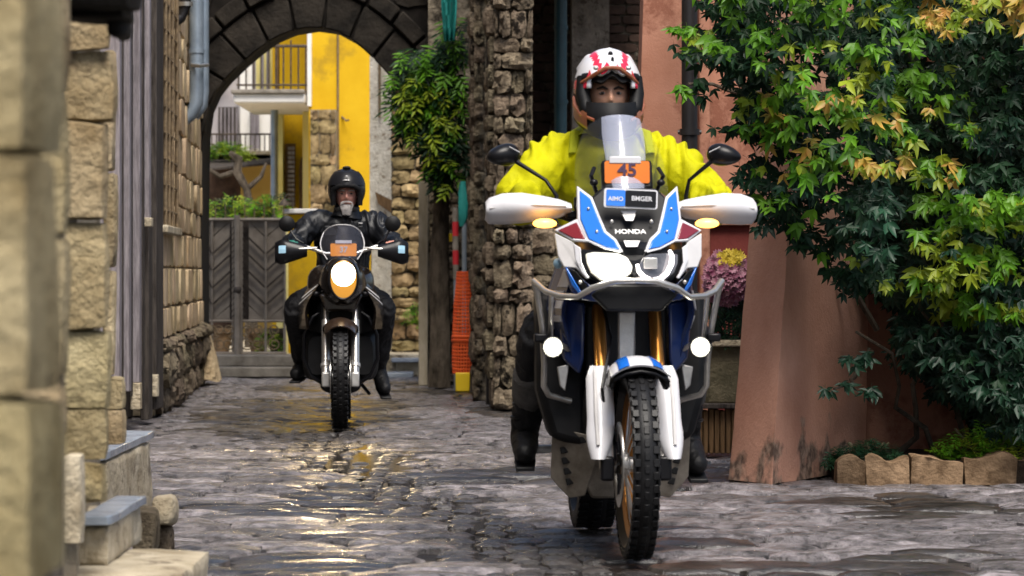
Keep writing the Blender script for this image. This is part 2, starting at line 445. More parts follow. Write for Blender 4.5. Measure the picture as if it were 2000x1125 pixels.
# ------------------------------------------------------------------ unit stones (x -.5...5, z -.5...5, outward y 0..-1)
def unit_stone(seed, rough=.22, n=4, dome=.22, am=.25):
    r = random.Random(seed); mb = MB()
    def P(i, j):
        u, w = i / n - .5, j / n - .5
        k = 1 - .06 * (abs(u) > .49) * (abs(w) > .49) * 2
        edge = (abs(u) > .49) or (abs(w) > .49)
        y = -1 + (dome if edge else r.uniform(-am, am))
        return V((u * k + r.uniform(-1, 1) * rough * .35, y, w * k + r.uniform(-1, 1) * rough * .35))
    g = [[P(i, j) for j in range(n + 1)] for i in range(n + 1)]
    vs = [p for c in g for p in c]
    fs = [(i * (n + 1) + j, i * (n + 1) + j + 1, (i + 1) * (n + 1) + j + 1, (i + 1) * (n + 1) + j) for i in range(n) for j in range(n)]
    border = [(i, 0) for i in range(n)] + [(n, j) for j in range(n)] + [(i, n) for i in range(n, 0, -1)] + [(0, j) for j in range(n, 0, -1)]
    b0 = len(vs)
    for (i, j) in border: vs.append(V((g[i][j].x, 0, g[i][j].z)))
    k = len(border)
    for q in range(k):
        i, j = border[q]; i2, j2 = border[(q + 1) % k]
        fs.append((i * (n + 1) + j, i2 * (n + 1) + j2, b0 + (q + 1) % k, b0 + q))
    mb._add(vs, fs)
    return mb
STONE_MB = [unit_stone(s) for s in range(8)]
ASH_MB = [unit_stone(s + 50, .03, 3, .10, .07) for s in range(6)]
def stone_meshes(mbs, m, tagname):
    return [b.build("stone_" + tagname, m, link=False, ang=24) for b in mbs]
SM = {}
def smesh(kind, key):
    if (kind, key) not in SM:
        SM[(kind, key)] = stone_meshes(STONE_MB if kind == 'r' else ASH_MB, M[key], key)
    return SM[(kind, key)]

def place_piece(T, name, me, Mw, parent=None):
    o = bpy.data.objects.new(name, me); COL.objects.link(o)
    o.parent = parent or T.o
    o.matrix_local = T.inv @ Mw
    return o

def masonry(T, o, u, w, h, key, rows=(.14, .24), lens=(.18, .42), depth=.05, kind='r', gap=.014, skip=None, name='stone', seed=1, tilt=2.0, parent=None, djit=.5, up=V((0, 0, 1)), limit=300):
    r = random.Random(seed); o = V(o); u = V(u).normalized(); nrm = u.cross(up).normalized()
    ms = smesh(kind, key); z = 0; cnt = 0; extra = MB()
    while z < h - .03:
        rh = min(r.uniform(*rows), h - z)
        if h - z - rh < rows[0] * .5: rh = h - z
        x = -r.uniform(0, lens[0])
        while x < w:
            ln = r.uniform(*lens); x0, x1 = max(x, 0), min(x + ln, w)
            x += ln
            if x1 - x0 < .04: continue
            c = (x0 + x1) / 2; zc = z + rh / 2
            if skip and skip(c, zc, x1 - x0, rh): continue
            d = depth * r.uniform(1 - djit, 1 + djit)
            p = o + u * c + up * zc
            X = u * max(.02, (x1 - x0 - gap)); Y = -nrm * d; Z = up * max(.02, (rh - gap))
            a = R(r.uniform(-tilt, tilt)); X2 = X * math.cos(a) + up * X.length * math.sin(a)
            Mw = Matrix(((X2.x, Y.x, Z.x, p.x), (X2.y, Y.y, Z.y, p.y), (X2.z, Y.z, Z.z, p.z), (0, 0, 0, 1)))
            if cnt < limit: place_piece(T, name, r.choice(ms), Mw, parent)
            else:
                b = r.choice(STONE_MB if kind == 'r' else ASH_MB)
                extra._add([Mw @ v for v in b.v], b.f)
            cnt += 1
        z += rh
    if extra.v: T.add(name + "work", extra, M[key], parent, kind='stuff')
    return cnt

# ------------------------------------------------------------------ ground
g = MB().box2((-150, -60, -.5), (150, 400, -.03)); tag(g.build('ground', M['grout'], fixn=True, flat=True), kind='structure')
pav = Thing('alley_paving', (0, 12, 0), kind='structure')
def gutter_d(x, y):
    a, b = V((.42, 11.0)), V((-1.35, 23.5)); p = V((x, y)); ab = b - a
    t = max(0, min(1, (p - a).dot(ab) / ab.dot(ab)))
    return (p - (a + ab * t)).length, (.30 if y < 19 else .42)
def unit_flag(seed, n=4):
    r = random.Random(seed); mb = MB(); ring = []
    def edge(u, w):
        q = math.atan2(w, u)
        return 1 + .05 * math.sin(q * 3 + seed) + .035 * math.sin(q * 7 + seed * 2)
    vs = []; fs = []
    for i in range(n + 1):
        for j in range(n + 1):
            u, w = i / n - .5, j / n - .5
            bd = i in (0, n) or j in (0, n)
            k = edge(u, w) * (.93 if (i in (0, n) and j in (0, n)) else 1)
            z = r.uniform(-.5, .5) * .35 - (.75 if bd else 0)
            vs.append(V((u * k, w * k, z)))
    fs = [(i * (n + 1) + j, (i + 1) * (n + 1) + j, (i + 1) * (n + 1) + j + 1, i * (n + 1) + j + 1) for i in range(n) for j in range(n)]
    border = [(i, 0) for i in range(n)] + [(n, j) for j in range(n)] + [(i, n) for i in range(n, 0, -1)] + [(0, j) for j in range(n, 0, -1)]
    b0 = len(vs)
    for (i, j) in border: p = vs[i * (n + 1) + j]; vs.append(V((p.x * 1.02, p.y * 1.02, -4)))
    k = len(border)
    for q in range(k):
        i, j = border[q]; i2, j2 = border[(q + 1) % k]
        fs.append((i * (n + 1) + j, b0 + q, b0 + (q + 1) % k, i2 * (n + 1) + j2))
    return mb._add(vs, fs)
FLAG_MB = [unit_flag(s) for s in range(9)]
FLAGS = [b.build('paving_stone', M['flag'], link=False, ang=60) for b in FLAG_MB]
WET = [b.build('paving_stone', M['flag_wet'], link=False, ang=60) for b in FLAG_MB]
def is_wet(x, y):
    if ((x + 1.55) / .75) ** 2 + ((y - 26.5) / 3.6) ** 2 < 1: return True
    return noise.noise(V((x * 1.1, y * .55, 3.3))) > .27
pr = random.Random(11)
slabs = []
y = 8.6
while y < 36.4:
    d = pr.uniform(.13, .32)
    x = -4.2 - pr.uniform(0, .4)
    while x < 5.4:
        w = pr.uniform(.20, .62)
        cx_, cy_ = x + w / 2, y + d / 2
        x += w
        gd, gw = gutter_d(cx_, cy_)
        px = CX + cx_ * F_PX / cy_
        if px < -250 or px > 2300: continue
        slabs.append((cx_, cy_, w, d, gd < gw * .5 + .12))
    y += d
vis = []
for s in slabs:
    px = CX + s[0] * F_PX / s[1]
    area = s[2] * s[3] / s[1] ** 3 if (250 < px < 2040 and s[1] > 12.1) else 0
    vis.append((area, s))
vis.sort(key=lambda t: -t[0])
extra = MB(); extra_w = MB()
for i, (ar, (x, y, w, d, gut)) in enumerate(vis):
    if gut: continue
    hz = pr.uniform(-.016, .006)
    Mw = Matrix.Translation((x, y, hz)) @ Matrix.Rotation(R(pr.uniform(-2.6, 2.6)), 4, 'X') @ Matrix.Rotation(R(pr.uniform(-1.2, 1.2)), 4, 'Y') @ Matrix.Rotation(R(pr.uniform(-4, 4)), 4, 'Z') @ Matrix.Diagonal((w - .016, d - .022, .018, 1))
    k = pr.randrange(9)
    wet = is_wet(x, y)
    if i < 300: place_piece(pav, 'paving_stone', (WET if wet else FLAGS)[k], Mw)
    else: (extra_w if wet else extra)._add([Mw @ v for v in FLAG_MB[k].v], FLAG_MB[k].f)
pav.add('paving_stones', extra, M['flag'], kind='stuff', ang=60)
pav.add('paving_stones', extra_w, M['flag_wet'], kind='stuff', ang=60)
# small black cobbles of the drainage runnel
gut = MB(); y = 10.5
while y < 24.5:
    x = -2.2
    while x < 1.2:
        gd, gw = gutter_d(x, y)
        if gd < gw:
            s = pr.uniform(.07, .14); Mw = Matrix.Translation((x + pr.uniform(-.02, .02), y + pr.uniform(-.02, .02), pr.uniform(-.028, -.002))) @ Matrix.Rotation(R(pr.uniform(-5, 5)), 4, 'X') @ Matrix.Rotation(R(pr.uniform(-30, 30)), 4, 'Z') @ Matrix.Diagonal((s, s * .9, .012, 1))
            b = FLAG_MB[pr.randrange(9)]; gut._add([Mw @ v for v in b.v], b.f)
        x += .125
    y += .125
pav.add('runnel_cobbles', gut, M['cobble'], kind='stuff', ang=60)
def puddle(cx_, cy_, rx, ry, seed, z=-.003):
    pts = []
    for k in range(40):
        q = 2 * math.pi * k / 40
        s = 1 + .35 * noise.noise(V((math.cos(q) * 1.5 + seed, math.sin(q) * 1.5, seed)))+ .12 * noise.noise(V((math.cos(q) * 5 + seed, math.sin(q) * 5, seed)))
        pts.append(V((cx_ + rx * s * math.cos(q), cy_ + ry * s * math.sin(q), z)))
    mb = MB()._add(pts, [tuple(range(40))])
    o = mb.build('puddle', M['water'], fixn=False, flat=True); tag(o, kind='structure'); return o
puddle(-1.6, 26.8, .8, 3.2, 1, -.013); puddle(-.75, 20.3, .3, 1.8, 3, -.014)

# ------------------------------------------------------------------ far left wall of the alley
A0, A1 = V((-2.60, 26.1, 0)), V((-2.97, 34.0, 0)); ud = (A1 - A0).normalized(); nn = ud.cross(V((0, 0, 1)))
T = Thing('stone_wall', (-2.7, 29, 0), 'long wall of ochre ashlar blocks along the left of the alley, with window grille', 'wall')
T.add('mortar', MB()._add([A0 - nn * .0, A1, A1 - nn * .5, A0 - nn * .5] + [p + V((0, 0, 6)) for p in (A0, A1, A1 - nn * .5, A0 - nn * .5)], [(0, 1, 5, 4), (1, 2, 6, 5), (2, 3, 7, 6), (3, 0, 4, 7), (4, 5, 6, 7), (0, 3, 2, 1)]), M['tan_mortar'], flat=True)
wl = (A1 - A0).length
def skipw(c, z, a, b): return 1.3 < c < 3.6 and 1.45 < z < 3.1
masonry(T, A0 + V((0, 0, .55)), ud, wl, 3.4, 'tan2', (.2, .34), (.35, .8), .035, 'a', .018, skip=lambda c, z, a, b: c < 2.0 and .85 < z < 2.6, seed=3, tilt=.4)
masonry(T, A0, ud, wl, .55, 'rubble', (.18, .28), (.3, .6), .09, 'r', .01, seed=4, tilt=2)
def onw(t, out, z): return A0 + ud * t + nn * out + V((0, 0, z))
w = T.add('window_shutter', MB().plate([onw(.02, .01, 1.38), onw(2.1, .01, 1.38), onw(2.1, .01, 3.2), onw(.02, .01, 3.2)], -nn * .02), M['tan2'])
T.add('window_sill', MB().box(onw(1.05, .04, 1.36), (.12, 2.2, .06), rot=Matrix.Rotation(math.atan2(ud.x, ud.y) * -1, 3, 'Z')), M['pale_stone'], bevel=.01)
for t in (.1, .62, 1.15, 1.9):
    T.add('grille_bar', MB().tube([onw(t, .07, 1.33), onw(t, .07, 3.25)], .016, 8), M['rust'])
for z in [1.5 + .19 * k for k in range(9)]:
    T.add('grille_crossbar', MB().tube([onw(.05, .07, z), onw(1.95, .07, z)], .008, 6), M['rust'])

# door casing
T = Thing('door_casing', (-2.65, 24.6, 0), 'tall greyed lilac wooden door casing between the near pale building and the ashlar wall', 'door frame')
def strip(name, x0, x1, Y, yb, m, yt=-90, dep=.12):
    a, b = W(x0, yt, Y), W(x1, yb, Y)
    return T.add(name, MB().box2((a.x, Y, max(b.z, 0)), (b.x, Y + dep, a.z)), M[m], bevel=.006)
strip('casing_board', 120, 234, 23.6, 760, 'lav')
strip('dark_rebate', 234, 240, 23.75, 770, 'darkwood')
strip('casing_board', 240, 253, 23.8, 765, 'lav')
strip('dark_rebate', 253, 256, 23.95, 775, 'darkwood')
strip('casing_board', 256, 273, 24.1, 748, 'lav')
strip('plinth_block', 254, 274, 24.08, 800, 'pale_stone', 748)
strip('dark_rebate', 273, 279, 24.4, 800, 'darkwood')
strip('casing_board', 279, 292, 24.7, 430, 'lav')
strip('corbel', 277, 296, 24.65, 443, 'pale_stone', 425)
strip('dark_post', 274, 291, 24.9, 820, 'darkwood', 440, .25)
strip('dark_post', 291, 306, 25.6, 800, 'darkwood', -90, .5)
strip('plinth_block', 294, 308, 25.5, 775, 'pale_stone', 732, .1)
T.add('reveal', MB().box2((-3.8, 23.9, 0), (-2.76, 26.2, 6)), M['darkwood'], flat=True)

# downpipes on the left wall
T = Thing('downpipe', W(390, 0, 31), 'pale blue grey zinc downpipe with a swan neck elbow on the left wall', 'pipe')
pr_ = .062
T.add('pipe', MB().tube([W(384, -120, 31), W(384, 175, 31), W(383, 200, 31), W(373, 222, 31), W(358, 236, 31.0), W(350, 248, 31)], [pr_] * 4 + [.055, .05], 14), M['zinc'])
T.add('pipe', MB().tube([W(398, -120, 31.1), W(398, 180, 31.1), W(396, 205, 31.1), W(380, 228, 31.1)], .045, 12), M['zinc'])
T.add('bracket', MB().tube([W(374, 127, 30.95), W(390, 129, 30.85), W(406, 127, 30.95)], .016, 8), M['steel'])
T.add('collar', MB().tube([W(384, 96, 31), W(384, 104, 31)], .07, 14), M['zinc'])
T = Thing('waste_pipe', W(340, 0, 28.5), 'short dark pipe bending into the left wall above the window grille', 'pipe')
T.add('pipe', MB().tube([W(362, -90, 28.5), W(362, 10, 28.5), W(352, 35, 28.5), W(335, 48, 28.4), W(320, 52, 28.3), W(318, 75, 28.3)], .045, 12), M['zinc' if 0 else 'black_pipe'])
T.add('collar', MB().tube([W(362, 4, 28.5), W(362, 12, 28.5)], .06, 12), M['steel'])

# guard stone at the arch foot
T = Thing('guard_stone', W(397, 740, 33.3), 'flared worn guard stone at the left foot of the arch', 'stone')
Y = 33.3
mb = MB()
rings = []
for (py, x0, x1, dd) in ((742, 356, 432, .3), (735, 358, 430, .3), (700, 362, 423, .26), (668, 366, 414, .22), (655, 366, 410, .2)):
    a, b = W(x0, py, Y), W(x1, py, Y); c = (a + b) / 2; rx = (b.x - a.x) / 2
    rings.append([V((c.x + rx * math.copysign(abs(math.cos(q)) ** .7, math.cos(q)), Y + dd * math.copysign(abs(math.sin(q)) ** .7, math.sin(q)), a.z + .015 * math.sin(q * 3))) for q in [2 * math.pi * k / 20 for k in range(20)]])
T.add('block', mb.rings(rings), M['tan'])
T.add('cap_stone', MB().ell(W(388, 645, 33.15), (.14, .16, .075), 16, 10).disp(lambda p: p + V((fbm(p, 9), fbm(p + V((5, 0, 0)), 9), fbm(p + V((0, 5, 0)), 9))) * .015), M['rubble'])

# ------------------------------------------------------------------ arch
AY = 34.0; ppm = F_PX / AY
arch_px = [(393, 760), (393, 420), (394, 340), (396, 262), (403, 212), (418, 178), (440, 151), (468, 124), (498, 98), (532, 73), (570, 57), (614, 50), (655, 56), (695, 78), (726, 106), (760, 142), (790, 184), (810, 222), (822, 256), (826, 330), (827, 420), (827, 760)]
arc = [W(x, y, AY) for x, y in arch_px]
arc[0].z = 0; arc[-1].z = 0
T = Thing('stone_arch', (-1.87, AY, 0), 'tall dark stone archway spanning the alley behind the black motorcycle', 'archway')
xl, xr = -3.35, -.12
n = len(arc); vs = []; fs = []
# wall = left block, right block and spandrel as strip between the curve and an outer box line
outer = []
for i, p in enumerate(arc):
    if i < 4: outer.append(V((xl, AY, p.z)))
    elif i > n - 5: outer.append(V((xr, AY, p.z)))
    else:
        t = (i - 4) / (n - 9); outer.append(V((xl + (xr - xl) * t, AY, 4.7)))
fr = [p + V((0, 0, 0)) for p in arc]
for dy in (0, .9):
    for p in arc: vs.append(p + V((0, dy, 0)))
    for p in outer: vs.append(p + V((0, dy, 0)))
for i in range(n - 1):
    fs.append((i, i + 1, n + i + 1, n + i)); fs.append((2 * n + i, 3 * n + i, 3 * n + i + 1, 2 * n + i + 1))
    fs.append((i, 2 * n + i, 2 * n + i + 1, i + 1)); fs.append((n + i, n + i + 1, 3 * n + i + 1, 3 * n + i))
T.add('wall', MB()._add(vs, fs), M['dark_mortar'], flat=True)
T.add('wall_corner', MB().box2((xl, AY + .01, 2.3), (xl + .35, AY + .89, 4.7)), M['dark_mortar'], flat=True)
T.add('wall_corner', MB().box2((xr - .35, AY + .01, 2.3), (xr, AY + .89, 4.7)), M['dark_mortar'], flat=True)
def ring_stones(off, width, proud, cnt0, m, nm):
    curve = arc[3:19]
    cen = V((gx(612, AY), AY, gz(262, AY)))
    # resample
    L_ = [0]
    for i in range(1, len(curve)): L_.append(L_[-1] + (curve[i] - curve[i - 1]).length)
    def at(s):
        for i in range(1, len(L_)):
            if s <= L_[i] + 1e-6:
                t = (s - L_[i - 1]) / (L_[i] - L_[i - 1]); return curve[i - 1].lerp(curve[i], t)
        return curve[-1]
    rr = random.Random(5 + cnt0)
    for k in range(cnt0):
        s0, s1 = L_[-1] * k / cnt0 + .01, L_[-1] * (k + 1) / cnt0 - .01
        ps = [at(s0), at((s0 + s1) / 2), at(s1)]
        inn = []; out = []
        for p in ps:
            d = (p - cen); d.y = 0; d.normalize()
            inn.append(p + d * (off + (.0 if off else .0))); out.append(p + d * (off + width))
        pts = inn + out[::-1]
        th = proud + rr.uniform(-.012, .02)
        T.add(nm, MB().plate([p + V((0, -th, 0)) for p in pts], .5 if off == 0 else th + .2), M[m], bevel=.012, seg=1)
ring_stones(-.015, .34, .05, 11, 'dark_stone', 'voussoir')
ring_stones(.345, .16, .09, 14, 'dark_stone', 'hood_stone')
cenA = V((gx(612, AY), AY, gz(262, AY)))
def arch_skip(c, z, a, b):
    x = xl + c; dx, dz = x - cenA.x, z - cenA.z
    if z < cenA.z + .1: return xl + c - a / 2 > gx(388, AY) - .02 and xl + c + a / 2 < gx(832, AY) + .05 or (gx(393, AY) - a / 2 < x < gx(827, AY) + a / 2)
    return math.hypot(dx * 1.0, dz) < 1.60
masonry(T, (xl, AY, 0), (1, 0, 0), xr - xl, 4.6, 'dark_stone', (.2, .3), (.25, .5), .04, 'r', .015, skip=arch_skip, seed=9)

# ------------------------------------------------------------------ courtyard beyond the arch
yard = MB().box2((-9, 36.3, -.02), (4, 60, gz(692, 36.6))); tag(yard.build('courtyard_floor', M['pale_stone'], flat=True), kind='structure')
T = Thing('stone_steps', W(490, 745, 36), 'two shallow grey stone steps below the courtyard gate', 'steps')
zt = gz(692, 36.6)
T.add('step', MB().box2((gx(380, 35.6), 35.7, 0), (gx(625, 35.6), 36.3, zt * .48)), M['step'], bevel=.012)
T.add('step', MB().box2((gx(385, 36), 36.0, zt * .48), (gx(618, 36), 36.5, zt + .004)), M['step'], bevel=.012)

GY = 36.55
T = Thing('courtyard_gate', W(475, 690, GY), 'grey brown metal gate with slanted slats and scrollwork at the foot', 'gate')
gp = lambda x, y, d=0: W(x, y, GY + d)
for x in (398, 414, 455, 470, 519, 556):
    T.add('upright', MB().tube([gp(x, 690 if x != 465 else 692), gp(x, 432)], .014 if x not in (470,) else .026, 8), M['gate'])
T.add('middle_post', MB().tube([gp(463, 692, -.03), gp(463, 420, -.03)], .03, 8), M['gate'])
T.add('top_rail', MB().tube([gp(396, 429), gp(560, 429)], .018, 8), M['gate'])
T.add('low_rail', MB().tube([gp(396, 627), gp(560, 627)], .014, 8), M['gate'])
T.add('bottom_rail', MB().tube([gp(396, 690), gp(560, 690)], .018, 8), M['gate'])
def slats(x0, x1, dirn):
    y = 432 + (0 if dirn > 0 else 0); step = 33; rise = 30
    ya = 400
    while ya < 660:
        a0, a1 = (ya + rise, ya) if dirn > 0 else (ya, ya + rise)
        pts = [(x0, max(432, min(625, a0))), (x1, max(432, min(625, a1))), (x1, max(432, min(625, a1 + step - 3))), (x0, max(432, min(625, a0 + step - 3)))]
        if abs(pts[0][1] - pts[3][1]) + abs(pts[1][1] - pts[2][1]) > 8:
            T.add('slat', MB().plate([gp(x, yy, .02) for x, yy in pts], .02), M['gate'])
        ln = [(x0, a0 - 1.5), (x1, a1 - 1.5)]
        if all(432 < q[1] < 626 for q in ln): T.add('slat_edge', MB().tube([gp(x, yy, -.01) for x, yy in ln], .010, 6), M['gate_bar'])
        ya += step
slats(399, 413, -1); slats(416, 449, 1); slats(486, 517, -1); slats(521, 555, 1)
T.add('backing_sheet', MB().box2(gp(398, 432, .06), gp(556, 626, .075)), M['gate_bar'], flat=True)
for x0 in (452, 470):
    for k in range(16):
        yy = 440 + k * 11.5
        T.add('twist', MB().tube([gp(x0 - 1, yy + 9, -.005), gp(x0 + 8, yy, -.005)], .010, 5), M['gate_bar'])
def scroll(cx_, cy_, r0, sgn, turns=1.6, ph=0):
    pts = []
    for k in range(26):
        t = k / 25; q = ph + sgn * turns * 2 * math.pi * t; r = r0 * (1 - .78 * t)
        pts.append(gp(cx_ + r * math.cos(q), cy_ - r * math.sin(q), -.01))
    T.add('scroll', MB().tube(pts, .007, 6), M['rust'])
for (cx_, s) in ((428, 1), (446, -1), (484, 1), (503, -1), (536, 1), (412, -1)):
    scroll(cx_, 672, 14, s, ph=math.pi / 2); scroll(cx_, 645, 12, -s, ph=-math.pi / 2)
for k in range(9):
    x = 402 + k * 19
    T.add('finial', MB().tube([gp(x, 429), gp(x, 400 + (k % 2) * 6)], .006, 6), M['rust'])
T.add('lock_boss', MB().ell(gp(464, 566, -.04), (.04, .03, .045), 10, 8), M['gate_bar'])

T = Thing('gate_pillar', W(584, 690, 37), 'bright yellow gate pillar with a white coping, right of the courtyard gate', 'pillar')
T.add('shaft', MB().box2((gx(560, 37), 37, 0), (gx(618, 37), 37.4, gz(418, 37))), M['yellow'], bevel=.008)
T.add('pale_edge', MB().box2((gx(556, 37), 36.98, 0), (gx(563, 37), 37.42, gz(418, 37))), M['pale_yellow'], bevel=.004)
T.add('coping', MB().box2((gx(553, 37), 36.93, gz(417, 37)), (gx(622, 37), 37.47, gz(408, 37))), M['white'], bevel=.008)
T = Thing('yellow_garden_wall', W(660, 690, 38), 'low yellow wall behind the black rider, right of the gate pillar', 'wall')
T.add('body', MB().box2((gx(618, 38), 38, 0), (gx(724, 38), 38.25, gz(470, 38))), M['yellow'], flat=True)
T.add('coping', MB().box2((gx(618, 38), 37.97, gz(470, 38)), (gx(724, 38), 38.28, gz(464, 38))), M['white'], flat=True)

# yellow house
HYY = 42.0
T = Thing('yellow_house', W(660, 690, HYY), 'tall bright yellow house seen through the arch', 'house')
T.add('wall', MB().box2((gx(603, HYY), HYY, 0), (gx(760, HYY), HYY + 3, 6.5)), M['yellow'], flat=True)
T.add('corner_trim', MB().box2((gx(600, HYY), HYY - .03, gz(208, HYY)), (gx(609, HYY), HYY + .2, 6.5)), M['white'], bevel=.005)
T.add('wall_crack_pipe', MB().tube([W(660, 40, HYY - .02), W(660, 210, HYY - .02), W(661, 420, HYY - .02)], .012, 6), M['rust'])
T.add('wall_hook', MB().tube([W(668, 228, HYY), W(676, 236, HYY - .1), W(682, 234, HYY - .1)], .012, 6), M['rust'])
wm = T.add('recessed_wall', MB().box2((gx(532, 45), 45.0, 0), (gx(608, 45), 45.6, 6.8)), M['yellow'], flat=True)
T.add('pale_upper_wall', MB().box2((gx(500, 45.5), 45.5, gz(205, 45.5)), (gx(606, 45.5), 45.9, 6.8)), M['pale_yellow'], flat=True)
T.add('pale_jamb', MB().box2((gx(541, 44.8), 44.7, 0), (gx(553, 44.8), 45, gz(205, 44.8))), M['pale_yellow'], flat=True)
T.add('pale_jamb', MB().box2((gx(592, 44), 43.9, 0), (gx(604, 44), 45, gz(208, 44))), M['pale_yellow'], flat=True)
sh = T.add('shutter', MB().box2((gx(556, 44.8), 44.86, gz(405, 44.8)), (gx(576, 44.8), 44.95, gz(280, 44.8))), M['wood'])
for k in range(13):
    y0 = 286 + k * 9
    T.add('louvre', MB().box2((gx(561, 44.7), 44.80, gz(y0 + 6, 44.7)), (gx(574, 44.7), 44.86, gz(y0, 44.7))), M['lav'], sh)
T.add('arched_niche', MB().plate([W(x, y, 44.95) for x, y in ((584, 408), (592, 408), (592, 310), (590, 306), (587, 312), (584, 330))], .03), M['wood'])
T.add('drainpipe', MB().tube([W(536, 205, 43.5), W(536, 470, 43.5)], .045, 10), M['zinc'])
# upper balcony
by = 42.2
T.add('balcony_slab', MB().box2((gx(462, by), by - .5, gz(205, by)), (gx(600, by), by + 2.6, gz(186, by))), M['white'], bevel=.02)
T.add('balcony_cornice', MB().box2((gx(458, by), by - .55, gz(187, by)), (gx(600, by), by + 2.6, gz(179, by))), M['step'], bevel=.01)
ry = by - .48
rl = T.add('balcony_rail', MB().tube([W(462, 90, ry), W(600, 90, ry)], .018, 6), M['iron'])
T.add('balcony_rail', MB().tube([W(462, 166, ry), W(600, 166, ry)], .012, 6), M['iron'])
for k in range(10):
    x = 466 + k * 14.6
    T.add('baluster', MB().tube([W(x, 180, ry), W(x, 78 if k % 3 == 1 else 90, ry)], .010, 6), M['iron'])
T.add('balcony_door', MB().box2((gx(562, 45.4), 45.42, gz(200, 45.4)), (gx(590, 45.4), 45.5, gz(60, 45.4))), M['yellow'], flat=True)
T.add('balcony_post', MB().box2((gx(538, 44.5), 44.4, gz(190, 44.5)), (gx(545, 44.5), 44.6, 6.5)), M['wood'], flat=True)
for x in (478, 492, 508, 520):
    T.add('hanging_blind', MB().box2((gx(x, 45.2), 45.2, gz(190, 45)), (gx(x + 7, 45.2), 45.25, gz(70, 45))), M['lav' if x % 4 == 0 else 'white'], flat=True)

T = Thing('stone_pilaster', W(630, 690, 41.6), 'column of rough brown stones running up the yellow house corner', 'pilaster')
T.add('core', MB().box2((gx(606, 41.6), 41.62, 0), (gx(656, 41.6), 42.0, gz(214, 41.6))), M['tan_mortar'], flat=True)
masonry(T, (gx(606, 41.6), 41.62, 0.5), (1, 0, 0), gx(656, 41.6) - gx(606, 41.6), gz(214, 41.6) - .5, 'brown_stone', (.12, .24), (.12, .28), .06, seed=21)

# grey-lilac house behind, left
T = Thing('lilac_house', (-4.2, 48, 0), 'weathered grey lilac house with a small balcony, far left through the arch', 'house')
ly = 48.0
T.add('wall', MB().box2((-8, ly, 0), (gx(545, ly), ly + 2, 7.5)), mat('faded lilac plaster', (.35, .32, .33), (.52, .48, .48), 2, .85), flat=True)
T.add('pale_wall', MB().box2((gx(470, ly), ly - .1, gz(300, ly)), (gx(528, ly), ly, 6)), M['white'], flat=True)
for (x0, x1, y0, y1) in ((428, 466, 210, 290), (490, 506, 215, 290), (415, 440, 90, 160), (420, 470, 330, 400)):
    f = T.add('window', MB().box2((gx(x0, ly), ly - .16, gz(y1, ly)), (gx(x1, ly), ly - .1, gz(y0, ly))), M['darkwood'], flat=True)
    for k in range(5):
        x = x0 + (x1 - x0) * (k + .5) / 5
        T.add('window_bar', MB().tube([W(x, y1, ly - .2), W(x, y0, ly - .2)], .014, 5), M['lav'], f)
bl = 46.0
T.add('balcony_slab', MB().box2((gx(402, bl), bl - .3, gz(303, bl)), (gx(530, bl), bl + 2, gz(296, bl))), M['pale_stone'], flat=True)
T.add('balcony_rail', MB().tube([W(402, 262, bl - .25), W(530, 262, bl - .25)], .012, 6), M['iron'])
for k in range(14):
    x = 404 + k * 9.4
    T.add('baluster', MB().tube([W(x, 297, bl - .25), W(x, 262, bl - .25)], .008, 5), M['iron'])
T.add('canopy', MB()._add([W(395, 330, 44), W(530, 318, 44), W(530, 305, 46.5), W(395, 305, 46.5), W(395, 334, 44), W(530, 322, 44), W(530, 309, 46.5), W(395, 309, 46.5)], [(0, 1, 2, 3), (4, 7, 6, 5), (0, 4, 5, 1), (3, 2, 6, 7), (0, 3, 7, 4), (1, 5, 6, 2)]), M['darkwood'], flat=True)
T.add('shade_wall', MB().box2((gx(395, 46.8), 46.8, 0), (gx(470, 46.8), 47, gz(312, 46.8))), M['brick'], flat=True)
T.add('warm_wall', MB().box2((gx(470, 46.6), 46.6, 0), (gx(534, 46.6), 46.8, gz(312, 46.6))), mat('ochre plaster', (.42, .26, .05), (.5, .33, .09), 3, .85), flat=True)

T = Thing('street_lantern', W(558, 408, 36.9), 'small curved iron lantern bracket on the yellow gate pillar', 'lantern')
T.add('bracket', MB().tube([W(572, 408, 36.9), W(572, 392, 36.9), W(568, 382, 36.9), W(560, 380, 36.9), W(555, 388, 36.9)], .008, 6), M['iron'])
T.add('shade', MB().lathe(W(555, 388, 36.9), (0, 0, -1), [(.01, 0), (.03, .02), (.06, .06), (.062, .07)], 12), M['iron'])

T = Thing('stucco_wall', W(745, 690, 39), 'strip of flaking pale stucco wall right of the yellow house', 'wall')
T.add('wall', MB().box2((gx(722, 39), 39, 0), (gx(800, 39), 39.6, 5.5)), M['stucco'], flat=True)
T.add('cable', MB().tube([W(741, 60, 38.97), W(741, 230, 38.97)], .015, 6), M['rust'])
sm = Thing('wooden_plaque', W(748, 395, 38.9), 'slanted brown wooden plaque on the pale stucco wall', 'sign')
sm.add('board', MB().plate([W(732, 374, 38.9), W(767, 392, 38.9), W(766, 418, 38.9), W(738, 398, 38.9)], .05), M['wood'], bevel=.004)
T = Thing('brown_stone_wall', W(800, 740, 37.6), 'wall of layered brown stones just inside the right of the arch', 'wall')
ww = gx(856, 37.6) - gx(764, 37.6)
T.add('core', MB().box2((gx(764, 37.6), 37.64, 0), (gx(856, 37.6), 38.4, 5)), M['rubble_mortar'], flat=True)
masonry(T, (gx(764, 37.6), 37.64, 0), (1, 0, 0), ww, 4.4, 'brown_stone', (.10, .2), (.15, .36), .07, seed=31, limit=300)
T = Thing('stone_ledge', W(795, 742, 36), 'low stone ledge with blue grey slab tops, right inside the arch', 'ledge')
T.add('base', MB().box2((gx(775, 36.4), 36.2, 0), (gx(835, 36.4), 37.5, gz(706, 36.4))), M['pale_stone'], bevel=.01)
